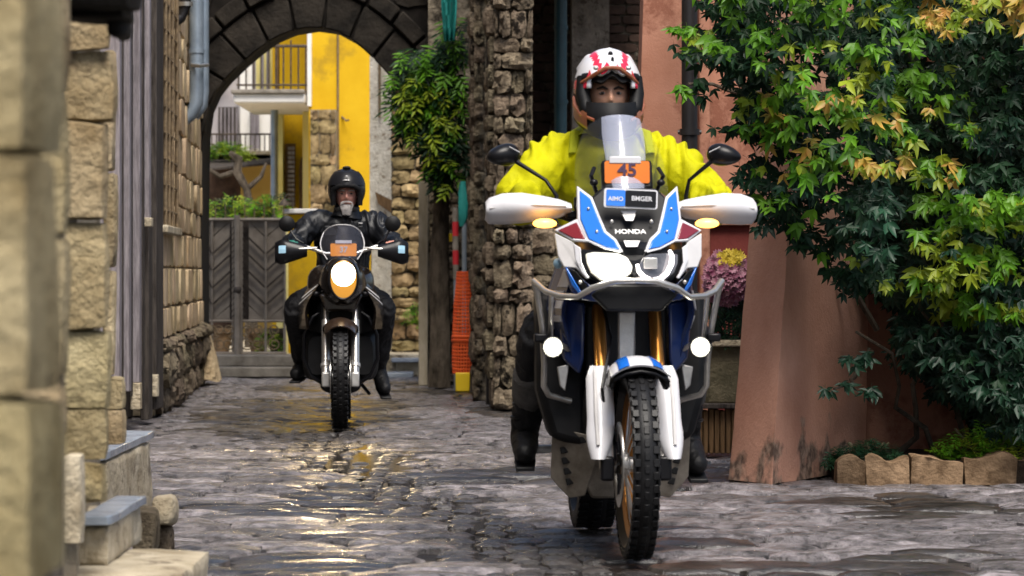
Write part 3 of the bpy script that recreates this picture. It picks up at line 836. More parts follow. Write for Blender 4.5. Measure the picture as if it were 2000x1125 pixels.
T.add('slab', MB().box2((gx(766, 36.4), 36.1, gz(706, 36.4)), (gx(838, 36.4), 37.5, gz(698, 36.4))), M['slate'], bevel=.008)
T.add('slab', MB().box2((gx(740, 35.7), 35.5, .0), (gx(806, 35.7), 36.1, .05)), M['slate'], bevel=.008)

# ------------------------------------------------------------------ right side: post, climber trunk, passage wall, net
T = Thing('door_post', W(827, 742, 33.2), 'slim pale weathered post beside the right foot of the arch', 'post')
T.add('post', MB().box2((gx(818, 33.2), 33.1, 0), (gx(836, 33.2), 33.2, gz(355, 33.2))).box2((gx(818, 33.2), 33.2, 0), (gx(824, 33.2), 33.5, gz(355, 33.2))), M['pale_post'], bevel=.006)
T = Thing('side_wall', W(885, 742, 33.6), 'grey rubble wall behind the orange safety net', 'wall')
T.add('core', MB().box2((gx(836, 33.5), 33.55, 0), (gx(930, 33.5), 33.9, 5.2)), M['rubble_mortar'], flat=True)
masonry(T, (gx(838, 33.5), 33.55, 0), (1, 0, 0), gx(925, 33.5) - gx(838, 33.5), 2.7, 'rubble', (.08, .17), (.1, .26), .06, seed=41)

T = Thing('rubble_pier', W(935, 775, 29.2), 'narrow rough stone pier left of the black pipe', 'pier')
T.add('core', MB().box2((gx(930, 29.2), 29.25, 0), (gx(962, 29.2), 33.2, 5.4)), M['rubble_mortar'], flat=True)
masonry(T, (gx(924, 29.2), 29.25, 0), (1, 0, 0), gx(948, 29.2) - gx(924, 29.2), 4.4, 'rubble', (.09, .2), (.09, .2), .08, seed=51, tilt=5)
masonry(T, (gx(930, 29.2), 33.2, 0), (0, -1, 0), 3.9, 3.6, 'rubble', (.15, .3), (.3, .6), .05, seed=52)
T = Thing('black_downpipe', W(957, 775, 28.6), 'thin black pipe in the groove between the two rubble piers', 'pipe')
T.add('pipe', MB().tube([W(957, -100, 28.6), W(957, 790, 28.6)], .032, 10), M['black_pipe'])
T.add('collar', MB().tube([W(957, 35, 28.6), W(957, 42, 28.6)], .042, 10), M['black_pipe'])
T = Thing('stone_pier', W(1000, 800, 27.2), 'massive rough stone pier with pale mortar edges behind the left of the yellow jacket', 'pier')
T.add('core', MB().box2((gx(966, 27.2), 27.28, 0), (gx(1040, 27.2), 28.6, 4.6)), M['rubble_mortar'], flat=True)
masonry(T, (gx(962, 27.2), 27.28, 0), (1, 0, 0), gx(1042, 27.2) - gx(962, 27.2), 4.0, 'rubble', (.10, .24), (.09, .24), .12, seed=61, tilt=6)
masonry(T, (gx(966, 27.2), 28.6, 0), (0, -1, 0), 1.3, 4.0, 'rubble', (.12, .24), (.2, .4), .06, seed=62)
T = Thing('passage_wall', (.9, 30.5, 0), 'dark brick wall of the shaded passage behind the front rider', 'wall')
T.add('core', MB().box2((.1, 30.6, 0), (2.4, 31, 5.4)), M['rubble_mortar'], flat=True)
masonry(T, (.1, 30.6, 1.9), (1, 0, 0), 1.3, 2.2, 'brick', (.07, .10), (.2, .3), .03, 'a', .012, seed=71, name='brick')
T.add('lintel', MB().box2((.0, 27.4, 3.6), (1.2, 30.6, 3.8)), M['darkwood'], flat=True)
T = Thing('low_stone_wall', (.35, 28.0, 0), 'low wall of brown field stones between the pier and the front motorcycle', 'wall')
T.add('core', MB().box2((gx(1040, 28), 28.1, 0), (gx(1440, 28), 28.5, gz(445, 28))), M['rubble_mortar'], flat=True)
masonry(T, (gx(1036, 28), 28.1, 0), (1, 0, 0), gx(1440, 28) - gx(1036, 28), gz(442, 28), 'rubble', (.12, .26), (.2, .45), .09, seed=72)
T = Thing('teal_downpipe', W(1095, 230, 28.8), 'dark teal pipe left of the front helmet', 'pipe')
T.add('pipe', MB().tube([W(1095, -100, 28.8), W(1095, 60, 28.8), W(1094, 440, 28.8)], .052, 12), M['teal_pipe'])
for y in (50, 195):
    T.add('collar', MB().tube([W(1095, y, 28.8), W(1095, y + 8, 28.8)], .06, 12), M['teal_pipe'])
T = Thing('plaster_jamb', W(1152, 300, 29.4), 'rough grey plastered jamb above the front helmet', 'pillar')
T.add('shaft', MB().box2((gx(1117, 29.4), 29.4, 0), (gx(1190, 29.4), 30.4, 5.0)), mat('grey rough plaster', (.17, .14, .11), (.33, .28, .22), 8, .9, bump=1, bscale=30, bdist=.03, c3=(.09, .07, .05), s3=9), flat=True)

T = Thing('safety_net', W(905, 735, 31.5), 'rolled orange plastic safety net leaning by the rubble wall', 'net')
ny = 31.5
prof = [(530, 893, 918), (560, 891, 922), (600, 887, 926), (650, 885, 928), (700, 884, 928), (730, 885, 926)]
def nrow(py):
    for i in range(len(prof) - 1):
        if prof[i][0] <= py <= prof[i + 1][0]:
            t = (py - prof[i][0]) / (prof[i + 1][0] - prof[i][0]); return prof[i][1] + (prof[i + 1][1] - prof[i][1]) * t, prof[i][2] + (prof[i + 1][2] - prof[i][2]) * t
    return prof[-1][1:]
def npt(py, t):
    a, b = nrow(py); x = (a + b) / 2 - (b - a) / 2 * math.cos(t * math.pi); p = W(x, py, ny); p.y -= .10 * math.sin(t * math.pi); p.z = max(p.z, .02); return p
nb = MB()
for py in range(532, 732, 7): nb.tube([npt(py, t / 8) for t in range(9)], .0085 if py not in (658, 665) else .02, 5)
for t in range(0, 13): nb.tube([npt(py, t / 12) for py in range(532, 731, 22)], .0075, 5)
T.add('netting', nb, M['mesh'])
T.add('folded_layer', MB().rings([[npt(py, t / 10) + V((0, .035, 0)) for t in range(11)] for py in (664, 690, 728)], closed_ring=False, cap=False), mat('dark red net layers', (.2, .02, .012), (.36, .05, .02), 30, .7), solid=.01)
T.add('foot_block', MB().box2((gx(890, ny), ny - .14, 0), (gx(918, ny), ny, gz(727, ny))), M['yel_p'], bevel=.01)
T = Thing('barrier_pole', W(890, 560, 31.7), 'red and white banded pole standing behind the orange net', 'pole')
for k in range(5):
    T.add('band', MB().tube([W(889 + k * .3, 405 + k * 28, 31.7), W(889.3 + k * .3, 433 + k * 28, 31.7)], .028, 10), M['step' if k % 2 == 0 else 'redwhite'])
T.add('shaft', MB().tube([W(890, 540, 31.7), V((gx(891, 31.7), 31.7, 0))], .02, 8), M['zinc'])
T = Thing('teal_pole', W(906, 560, 31.9), 'blue grey pole wrapped in teal netting beside the banded pole', 'pole')
T.add('shaft', MB().tube([W(907, 380, 31.9), V((gx(907, 31.9), 31.9, 0))], .022, 8), M['zinc'])
T.add('netting_wrap', MB().lathe(W(904, 420, 31.9), (0, 0, 1), [(.02, -.1), (.04, -.02), (.05, .1), (.035, .2), (.02, .3)], 10).disp(lambda p: p + V((fbm(p, 12), fbm(p, 9), 0)) * .02), M['teal'])
T = Thing('teal_drape', W(876, 20, 32), 'hanging teal scaffold netting at the top right of the arch', 'netting')
rows = []
for k in range(9):
    t = k / 8; y = -120 + 200 * t
    rows.append([W(858 + 8 * t + (895 - 858 - 14 * t) * s / 8, y, 32 + .05 * math.sin(s * 2.2 + k)) for s in range(9)])
T.add('cloth', MB().rings(rows, closed_ring=False, cap=False), M['teal'], solid=.006)
T = Thing('warning_tag', W(878, 463, 33.3), 'small yellow tag on the rubble wall', 'sign')
T.add('tag_sheet', MB().box2((gx(872, 33.3), 33.3, gz(472, 33.3)), (gx(886, 33.3), 33.33, gz(456, 33.3))), M['yel_p'], bevel=.003)

# ------------------------------------------------------------------ pink building
T = Thing('pink_building', W(1370, 900, 22.3), 'salmon pink rendered building with a recess shade painted in maroon behind the right of the front rider', 'building')
py_ = 22.3
T.add('wall', MB()._add([W(1243, 430, py_), V((gx(1243, py_), py_, 0)), V((gx(1500, py_), py_, 0)), W(1500, 430, py_), W(1262, -160, py_), W(1500, -160, py_)] + [p + V((0, .6, 0)) for p in [W(1243, 430, py_), V((gx(1243, py_), py_, 0)), V((gx(1500, py_), py_, 0)), W(1500, 430, py_), W(1262, -160, py_), W(1500, -160, py_)]],
   [(1, 2, 3, 0), (0, 3, 5, 4), (7, 6, 9, 8), (6, 10, 11, 9), (0, 6, 7, 1), (4, 10, 6, 0), (1, 7, 8, 2)]), M['pink'], flat=True)
T.add('pilaster', MB().box2((gx(1366, 22.1), 22.16, 0), (gx(1388, 22.1), 22.4, 5)), M['pink'], bevel=.01)
T.add('recess_shade', MB().box2((gx(1290, 22.1), 22.22, 0), (gx(1500, 22.1), 22.32, gz(436, 22.2))), M['maroon'], flat=True)  # flat maroon sheet painting the shade of a deeper recess
T.add('recess_lip', MB().box2((gx(1290, 22.1), 22.18, gz(440, 22.2)), (gx(1500, 22.1), 22.3, gz(432, 22.2))), M['pink'], bevel=.005)  # pink strip along the top of the painted recess
T = Thing('cast_iron_downpipe', W(1347, 300, 22), 'thick dark downpipe with a collar on the pink building', 'pipe')
T.add('pipe', MB().tube([W(1347, -120, 21.95), W(1347, 430, 21.95), V((gx(1347, 21.95), 21.95, 0))], .050, 14), M['black_pipe'])
for y in (252, -40):
    T.add('collar', MB().tube([W(1347, y, 21.95), W(1347, y + 12, 21.95)], .062, 14), M['black_pipe'])
    T.add('bracket', MB().tube([W(1324, y + 6, 22.0), W(1370, y + 6, 22.0)], .014, 8), M['black_pipe'])
T = Thing('grey_lamp_pipe', W(1487, 250, 20), 'slim grey metal pipe half hidden by the creeper', 'pipe')
T.add('pipe', MB().tube([W(1489, -60, 20), W(1487, 150, 20), W(1485, 330, 20), W(1485, 470, 20)], [.028, .028, .026, .026], 10), M['zinc'])
T.add('sleeve', MB().tube([W(1488, 150, 20), W(1488, 192, 20)], [.036, .036], 10), M['steel'])

# battered buttress
T = Thing('pink_buttress', W(1510, 945, 17.8), 'leaning salmon pink buttress with crumbling foot right of the front motorcycle', 'buttress')
def bring(t):
    # t: 0 base .. 1 top
    yb = lambda a, b: a + (b - a) * t
    A = V((gx(1424, 18.0), 18.0)).lerp(V((gx(1514, 18.3), 18.3)), t); B = V((gx(1507, 17.6), 17.6)).lerp(V((gx(1580, 18.0), 18.0)), t)
    C = V((gx(1690, 18.95), 18.95)).lerp(V((gx(1710, 19.1), 19.1)), t); D = V((gx(1440, 19.6), 19.6)).lerp(V((gx(1500, 19.6), 19.6)), t)
    return [A, B, C, D]
NT = 44
bm_ = MB(); rings = []
for k in range(NT + 1):
    t = k / NT; z = 2.85 * t; ABCD = bring(t); ring = []
    for i in range(4):
        a, b = ABCD[i], ABCD[(i + 1) % 4]
        ns = 14 if i < 2 else 2
        for s in range(ns):
            p = a.lerp(b, s / ns); ring.append(V((p.x, p.y, z)))
    rings.append(ring)
bm_.rings(rings)
def crumble(p):
    f = max(0, 1 - p.z / .32)
    n0 = fbm(p, 3.0, 3)
    d = f * (.03 + .05 * n0) if n0 > -.15 else 0
    return p + V((0, d * .9 + .004 * fbm(p, 6), 0)) + V((.004 * fbm(p + V((3, 3, 3)), 5), 0, 0))
bm_.disp(crumble)
bf = mat("salmon render crumbling at the foot", (.42, .20, .13), (.56, .30, .21), 1.6, .85, bump=.45, bscale=45, bdist=.012)
nt = bf.node_tree; N_ = nt.nodes; L_ = nt.links
base_in = N_["Principled BSDF"].inputs["Base Color"]; src = base_in.links[0].from_socket
g_ = N_.new("ShaderNodeNewGeometry"); sx = N_.new("ShaderNodeSeparateXYZ"); nz_ = N_.new("ShaderNodeTexNoise"); nz_.inputs["Scale"].default_value = 4.5; nz_.inputs["Detail"].default_value = 8
L_.new(g_.outputs["Position"], sx.inputs[0]); L_.new(g_.outputs["Position"], nz_.inputs["Vector"])
ma = N_.new("ShaderNodeMath"); ma.operation = 'MULTIPLY_ADD'; ma.inputs[1].default_value = -.75; L_.new(sx.outputs[2], ma.inputs[0]); L_.new(nz_.outputs["Fac"], ma.inputs[2])
mr_ = N_.new("ShaderNodeMapRange"); mr_.inputs[1].default_value = .42; mr_.inputs[2].default_value = .50; L_.new(ma.outputs[0], mr_.inputs[0])
nz3 = N_.new("ShaderNodeTexNoise"); nz3.inputs["Scale"].default_value = 22; nz3.inputs["Detail"].default_value = 8; L_.new(g_.outputs["Position"], nz3.inputs["Vector"])
cr_ = N_.new("ShaderNodeValToRGB"); cr_.color_ramp.elements[0].position = .4; cr_.color_ramp.elements[1].position = .62
cr_.color_ramp.elements[0].color = (.10, .06, .042, 1); cr_.color_ramp.elements[1].color = (.30, .20, .145, 1); L_.new(nz3.outputs["Fac"], cr_.inputs[0])
mx_ = N_.new("ShaderNodeMix"); mx_.data_type = 'RGBA'; L_.new(mr_.outputs[0], mx_.inputs[0]); L_.new(src, mx_.inputs[6]); L_.new(cr_.outputs[0], mx_.inputs[7]); L_.new(mx_.outputs[2], base_in)
T.add('render_coat', bm_, bf, ang=30)
T = Thing('garden_wall', (2.2, 19.5, 0), 'shaded salmon wall behind the creeper at the right edge', 'wall')
T.add('wall', MB().box2((gx(1690, 19), 19.15, 0), (6, 19.5, 5)), M['pink'], flat=True)

# bed and scalloped edging
T = Thing('planting_bed', W(1830, 940, 18), 'raised bed of dark soil edged with scalloped brown bricks', 'planter')
T.add('soil', MB().box2((gx(1640, 17.9), 17.9, -.02), (4.2, 19.3, .10)), M['soil'], flat=True)
ex = [1634, 1691, 1777, 1881, 1989, 2090, 2190]
for k in range(len(ex) - 1):
    a, b = ex[k] + 1.5, ex[k + 1] - 1.5
    bot = 946 - 10 * (k / 4) ** 1.0; top = 898 - 4 * k * .6
    Yk = 17.72 + .05 * k
    x0, x1 = gx(a, Yk), gx(b, Yk); zt_ = gz(top, Yk)
    pts = [V((x0, Yk, -.02)), V((x1, Yk, -.02))]
    for s in range(13):
        u = 1 - s / 12
        pts.append(V((x0 + (x1 - x0) * u, Yk, zt_ + .018 * math.sin(u * math.pi * (2 if k % 2 else 1) + k) - .012 * (abs(u - .5) * 2) ** 4)))
    T.add('edging_brick', MB().plate(pts, .14).disp(lambda p: p + V((fbm(p, 11), fbm(p + V((4, 0, 0)), 11), fbm(p + V((0, 4, 0)), 11) if p.z > .02 else 0)) * .014), M['terra'], bevel=.004)

# planter with flowers between bike and buttress
T = Thing('brick_plinth', W(1400, 872, 20.6), 'low dark slatted plinth below the flower trough', 'plinth')
for k in range(9):
    a = 1352 + k * 11
    T.add('upright_slab', MB().box2((gx(a, 20.6), 20.6, 0), (gx(a + 9.5, 20.6), 20.75, gz(798 + (k % 3) * 2, 20.6))), M['wood'], bevel=.006)
T.add('top_slab', MB().box2((gx(1348, 20.6), 20.55, gz(798, 20.6)), (gx(1456, 20.6), 21.2, gz(788, 20.6))), M['darkwood'], bevel=.006)
T = Thing('stone_trough', W(1420, 790, 20.8), 'mossy stone trough holding pink flowers', 'planter')
T.add('basin', MB().box2((gx(1376, 20.8), 20.65, gz(789, 20.8)), (gx(1455, 20.8), 21.2, gz(672, 20.8))), mat('mossy trough stone', (.07, .06, .03), (.17, .14, .085), 6, .85, bump=.8), bevel=.02)
T.add('rim', MB().box2((gx(1370, 20.8), 20.6, gz(676, 20.8)), (gx(1462, 20.8), 21.25, gz(663, 20.8))), M['pale_stone'], bevel=.01)
# ------------------------------------------------------------------ near pale building at the left edge
T = Thing('near_building', (-1.6, 11, 0), 'pale weathered limestone building corner filling the left edge of the photo', 'building')
def block(name, x0, x1, y0, y1, Y, dep, m, bev=.02, amp=.012, seed=0):
    """stone measured by its front face in the photograph, facing the camera"""
    a, b = W(x0, y0, Y), W(x1, y1, Y)
    nx, nz, ny = 5, 6, 4
    mb = MB()
    lo = V((a.x, Y, b.z)); hi = V((b.x, Y + dep, a.z))
    rings = []
    # superellipsoid-like block through a subdivided box
    bmx = bmesh.new(); bmesh.ops.create_cube(bmx, size=1)
    bmesh.ops.subdivide_edges(bmx, edges=bmx.edges, cuts=3, use_grid_fill=True)
    c = (lo + hi) / 2; s = hi - lo
    vs = []
    for v in bmx.verts:
        p = V((v.co.x * s.x, v.co.y * s.y, v.co.z * s.z)) + c
        r_ = bev
        q = V([max(-s[i] / 2 + r_, min(s[i] / 2 - r_, (p - c)[i])) for i in range(3)])
        d = (p - c) - q
        if d.length > 1e-6: d = d.normalized() * r_ * (1 if sum(abs(k) > 1e-6 for k in d) > 1 else 1)
        p = c + q + d
        p += V((fbm(p + V((seed, 0, 0)), 4), fbm(p + V((0, seed, 3)), 4), fbm(p + V((2, 3, seed)), 4))) * amp
        vs.append(p)
    fs = [tuple(v.index for v in f.verts) for f in bmx.faces]
    bmx.free(); mb._add(vs, fs)
    return T.add(name, mb, M[m], ang=60)
sr = random.Random(3)
# first pilaster, closest to the lens
Y0 = 4.2
y = -130; k = 0
while y < 1500:
    h = sr.uniform(380, 560)
    block('stone', -420, 58 + sr.uniform(-4, 3), y + 1, y + h - 1, Y0 + sr.uniform(-.015, .015), .36, 'tan', .02, .012, k)
    y += h; k += 1
# second setback
Y1 = 6.8
T.add('rebate', MB().box2((-3, Y1 + .13, 0), (gx(108, Y1), Y1 + .15, 3.5)), M['tan_mortar'], flat=True)
y = -120
while y < 860:
    h = sr.uniform(180, 330)
    block('stone', -100, 124 + sr.uniform(-4, 2), y + 2, min(y + h, 880) - 3, Y1, .12, 'tan', .02, .01, k)
    y += h; k += 1
T.add('dark_recess_board', MB().box2((-2, Y1 + .02, -.02), (gx(118, Y1), Y1 + .04, gz(880, Y1))), M['darkwood'], flat=True)
block('pale_quoin', 118, 158, 888, 1062, 9.4, .12, 'pale_stone', .015, .008, 77)
# third: end of the wall standing on the steps
Y2 = 9.6
ys = [-120, 100, 238, 430, 640, 800, 905, 985]
for i in range(len(ys) - 1):
    block('stone', 60, 206 + sr.uniform(-5, 3) + (8 if i % 3 == 1 else 0), ys[i] + 1, ys[i + 1] - 1, Y2 + sr.uniform(-.02, .03), .10, 'tan', .016, .014, k); k += 1
for (a, b, c, d) in ((196, 222, 95, 330), (198, 224, 340, 520), (200, 221, 530, 735), (190, 238, 735, 800), (190, 241, 802, 872)):
    block('return_stone', a, b, c, d, 11.6, .12, 'tan', .015, .008, k); k += 1
T.add('core', MB()._add([(-3.2, 9.75, 0), (gx(150, 9.75), 9.75, 0), (gx(196, 12), 12, 0), (-3.2, 12, 0), (-3.2, 9.75, 3.5), (gx(150, 9.75), 9.75, 3.5), (gx(196, 12), 12, 3.5), (-3.2, 12, 3.5)], [(0, 1, 5, 4), (1, 2, 6, 5), (2, 3, 7, 6), (3, 0, 4, 7), (4, 5, 6, 7), (0, 3, 2, 1)]), M['tan_mortar'], flat=True)
T.add('recessed_side_wall', MB().box2((-3.7, 12.0, 0), (-3.15, 23.9, 5.0)), M['tan'], flat=True)
# dark lintel and bracket
block('dark_cornice', 56, 262, -130, 14, 7.4, .25, 'dark_stone', .03, .01, 90)
block('dark_cornice', 96, 246, 10, 36, 7.5, .2, 'dark_stone', .02, .01, 91)
block('dark_bracket', 206, 240, 30, 74, 7.6, .2, 'dark_stone', .02, .01, 92)

T = Thing('entrance_steps', (-1.2, 11, 0), 'pale stone entrance steps with slate treads at the foot of the near building', 'steps')
def step(name, x0, x1, ztop, Ya, Yb, m, zb=0.0, bev=.018):
    lo, hi = V((gx(x0, Ya), Ya, zb)), V((gx(x1, Yb), Yb, ztop)); c = (lo + hi) / 2; s = hi - lo
    bmx = bmesh.new(); bmesh.ops.create_cube(bmx, size=1); bmesh.ops.subdivide_edges(bmx, edges=bmx.edges, cuts=9, use_grid_fill=True)
    k = .010 if m != 'slate' else .003
    vs = []
    for v in bmx.verts:
        p = V((v.co.x * s.x, v.co.y * s.y, v.co.z * s.z)) + c
        e = sum(abs(abs(q) - .5) < .01 for q in v.co)
        if e >= 2: p -= V((v.co.x * .05 * s.x, v.co.y * .03 * s.y, v.co.z * .10 * s.z)) * (.4 + .8 * abs(fbm(p, 5)))
        vs.append(p + V((fbm(p, 6), fbm(p + V((3, 0, 0)), 6), fbm(p + V((0, 3, 0)), 6))) * k)
    fs = [tuple(v.index for v in f.verts) for f in bmx.faces]; bmx.free()
    return T.add(name, MB()._add(vs, fs), M[m], ang=50)
step('lower_step', 60, 408, .225, 9.75, 10.6, 'pale_stone')
step('step_block', 100, 278, .335, 10.0, 10.9, 'pale_stone', .225)
step('slate_tread', 150, 287, .362, 9.95, 10.95, 'slate', .336, .006)
step('step_block', 120, 296, .36, 13.0, 14.6, 'pale_stone')
step('slate_tread', 120, 303, .392, 12.95, 14.75, 'slate', .361, .006)
block('bollard_stone', 290, 336, 968, 1030, 13.2, .25, 'pale_stone', .025, .014, 95)
block('bollard_foot', 296, 334, 1032, 1086, 13.3, .22, 'rubble', .02, .012, 96)
block('corner_rock', 255, 300, 1000, 1090, 12.6, .3, 'rubble', .02, .02, 97)

# ------------------------------------------------------------------ leaves
def leaflet(mb, base, d, n, L, Wd, droop=.25, mi=0):
    d = d.normalized(); s = d.cross(n).normalized(); n = s.cross(d).normalized()
    tip = base + d * L - n * L * droop
    m1 = base + d * L * .38 - n * L * droop * .15; m2 = base + d * L * .72 - n * L * droop * .5
    up = n * Wd * .22
    b = len(mb.v)
    mb.v += [base, m1 + s * Wd * .5 + up, m1, m1 - s * Wd * .5 + up, m2 + s * Wd * .3 + up * .6, m2, m2 - s * Wd * .3 + up * .6, tip]
    for f in ((0, 1, 2), (0, 2, 3), (1, 4, 5, 2), (2, 5, 6, 3), (4, 7, 5), (5, 7, 6)):
        mb.f.append([i + b for i in f]); mb.m.append(mi)
def palm_leaf(seed):
    r = random.Random(seed); mb = MB()
    n = V((0, -1, 0))
    few = seed % 3 == 2
    for k, a in enumerate((-82, -42, 0, 40, 80)):
        if few and k in (0, 4): continue
        a += r.uniform(-14, 14)
        L = (.58, .86, 1.0, .82, .55)[k] * r.uniform(.75, 1.15)
        d = V((math.sin(R(a)), r.uniform(-.15, .1), -math.cos(R(a))))
        leaflet(mb, V((0, 0, 0)), d, (n + V((r.uniform(-.5, .5), 0, r.uniform(-.4, .4)))).normalized(), L, (.42 if few else .31) * L * r.uniform(.8, 1.2), r.uniform(-.5, .35))
    mb.tube([V((0, .0, .0)), V((0, .12, .25)), V((0, .3, .4))], .012, 3)
    return mb
def spray_leaf(seed, cnt=9, wd=.26, L0=.5):
    """pinnate sprig of pointed leaves"""
    r = random.Random(seed); mb = MB()
    for k in range(cnt):
        t = k / (cnt - 1); base = V((.05 * math.sin(t * 4), -.1 * t, -t * .9))
        side = 1 if k % 2 else -1
        d = V((side * (1 - .5 * t), r.uniform(-.5, .1), -.35 - .6 * t))
        leaflet(mb, base, d, V((0, -1, .3)), L0 * r.uniform(.8, 1.15), wd * L0, r.uniform(-.3, .1))
    mb.tube([V((0, .1, .1)), V((0, 0, -.45)), V((0, -.1, -.9))], .012, 3)
    return mb
PALM = [palm_leaf(s) for s in range(12)]
PALM_ME = [[b.build('leaf', m, link=False, fixn=False, ang=80) for b in PALM] for m in LEAFM]
SPRIG = [spray_leaf(s) for s in range(5)]
def leaf_matrix(p, s, r, face=V((-.1, -1, .45)), roll=None):
    n = (face.normalized() + V((r.uniform(-.7, .7), r.uniform(-.4, .4), r.uniform(-.5, .5)))).normalized()
    y = -n; z = V((r.uniform(-.55, .55), 0, 1)); z = (z - y * z.dot(y)).normalized(); x = y.cross(z)
    return Matrix(((x.x * s, y.x * s, z.x * s, p.x), (x.y * s, y.y * s, z.y * s, p.y), (x.z * s, y.z * s, z.z * s, p.z), (0, 0, 0, 1)))
def scatter(T, items, variants, names, limit=300, shared=None):
    """items: (point, size, material index); nearest become leaf parts, the rest one mass per colour"""
    r = random.Random(17)
    items.sort(key=lambda t: t[0].y - t[1] * 3)
    rest = {}
    for i, (p, s, mi) in enumerate(items):
        Mw = leaf_matrix(p, s, r); k = r.randrange(len(variants))
        if i < limit and shared: place_piece(T, names, shared[mi][k], Mw)
        else:
            b = rest.setdefault(mi, MB()); v = variants[k]
            b._add([Mw @ q for q in v.v], v.f)
    for mi, b in rest.items(): T.add('foliage', b, LEAFM[mi], kind='stuff', fixn=False, ang=80)

T = Thing('creeper', W(1760, 900, 19), 'big creeper with five fingered green and orange tinged leaves covering the right wall', 'climbing plant')
lb = [(-90, 1395), (0, 1355), (60, 1335), (110, 1345), (150, 1400), (220, 1425), (280, 1460), (330, 1425), (400, 1470), (440, 1500), (480, 1560), (540, 1640), (600, 1715), (650, 1725), (700, 1745), (760, 1790), (800, 1840), (850, 1880)]
def lbx(y):
    for i in range(len(lb) - 1):
        if lb[i][0] <= y <= lb[i + 1][0]:
            t = (y - lb[i][0]) / (lb[i + 1][0] - lb[i][0]); return lb[i][1] + (lb[i + 1][1] - lb[i][1]) * t
    return lb[-1][1]
lr = random.Random(23)
items = []
def cidx(px, py, lr, dep):  # own leaf colours plus painted light: inner leaves darker for the shade within
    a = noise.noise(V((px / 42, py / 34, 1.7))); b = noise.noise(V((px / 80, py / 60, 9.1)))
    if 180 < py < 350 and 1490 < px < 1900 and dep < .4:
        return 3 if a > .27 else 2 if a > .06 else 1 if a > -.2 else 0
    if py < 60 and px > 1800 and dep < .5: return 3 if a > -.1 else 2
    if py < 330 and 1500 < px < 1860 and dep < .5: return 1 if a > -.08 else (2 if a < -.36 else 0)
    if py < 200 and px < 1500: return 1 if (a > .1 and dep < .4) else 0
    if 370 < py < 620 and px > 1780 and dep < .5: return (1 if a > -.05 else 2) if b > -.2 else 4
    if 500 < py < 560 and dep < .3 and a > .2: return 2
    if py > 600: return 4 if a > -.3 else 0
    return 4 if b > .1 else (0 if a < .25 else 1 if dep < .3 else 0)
for i in range(11500):
    py = lr.uniform(-120, 850); px = lr.uniform(1330, 2160)
    l = lbx(py) + 18 * math.sin(py / 23.0) + 30 * noise.noise(V((py / 30, 3, 0)))
    if px < l + lr.random() ** 2 * 60: continue
    if py > 780 + 40 * noise.noise(V((px / 60, 1, 1))) and px < 1900: continue
    edge = min(1, (px - l) / 160)
    # leaves hang in tiers: denser shelves with gaps of shade between
    tier = noise.noise(V((px / 110, py / 46, 4.2)))
    dep = lr.random()
    if py < 520 and tier < -.08 and dep < .6 and lr.random() < .9: continue
    bulge = .55 * edge + .35 * noise.noise(V((px / 140, py / 110, 0)))
    Yl = 18.7 - bulge - (1 - dep) * .55 + dep * .25
    if px < 1740 and py < 560 and Yl > 17.6: Yl = 17.62 - .6 * (1 - dep) * (.35 + edge)
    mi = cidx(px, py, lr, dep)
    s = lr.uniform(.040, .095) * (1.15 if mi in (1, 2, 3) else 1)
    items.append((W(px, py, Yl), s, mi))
# outlying sprigs
for (px, py, n_, mi) in ((1310, 55, 4, 1), (1340, 60, 4, 1), (1370, 70, 4, 2), (1325, 95, 3, 0), (1330, 168, 4, 1), (1365, 155, 4, 0), (1620, 765, 3, 4), (1655, 745, 4, 4), (1660, 705, 5, 4), (1695, 760, 4, 4), (1700, 690, 5, 4), (1385, 180, 4, 0), (1410, 240, 3, 0), (1450, 205, 5, 2), (1480, 230, 4, 3), (1440, 335, 5, 4), (1500, 400, 5, 4), (1490, 440, 4, 4), (1640, 560, 4, 4), (1560, 470, 4, 0)):
    for k in range(n_): items.append((W(px + lr.uniform(-16, 16), py + lr.uniform(-12, 12), 17.35), lr.uniform(.055, .09), mi))
for i in range(4200):
    py = lr.uniform(-120, 850); px = lr.uniform(1420, 2200); l = lbx(py) + 45
    if px < l or (py > 790 and px < 1880): continue
    items.append((W(px, py, 18.85 + lr.uniform(-.12, .12)), lr.uniform(.10, .16), 0 if lr.random() < .6 else 4))  # large dark leaves at the back paint the creeper's shaded inside
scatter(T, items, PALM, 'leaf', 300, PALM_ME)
st = MB()
for (x0, y0, x1, y1) in ((1880, 920, 1800, 500), (1760, 900, 1820, 600), (1950, 920, 1900, 300), (1830, 930, 1700, 650), (1700, 650, 1500, 260), (1800, 500, 1600, 100), (1600, 100, 1320, 62), (1700, 690, 1630, 760), (1600, 180, 1335, 165)):
    a, b = W(x0, y0, 18.6), W(x1, y1, 18.1); pts = [a.lerp(b, t / 6) + V((fbm(a + V((t, 0, 0)), 1.3) * .12, 0, fbm(a + V((0, t, 0)), 1.3) * .06)) for t in range(7)]
    for p in pts: p.z = max(p.z, .08)
    st.tube(pts, [.018 - .0018 * k for k in range(7)], 6)
T.add('stem', st, M['bark'])

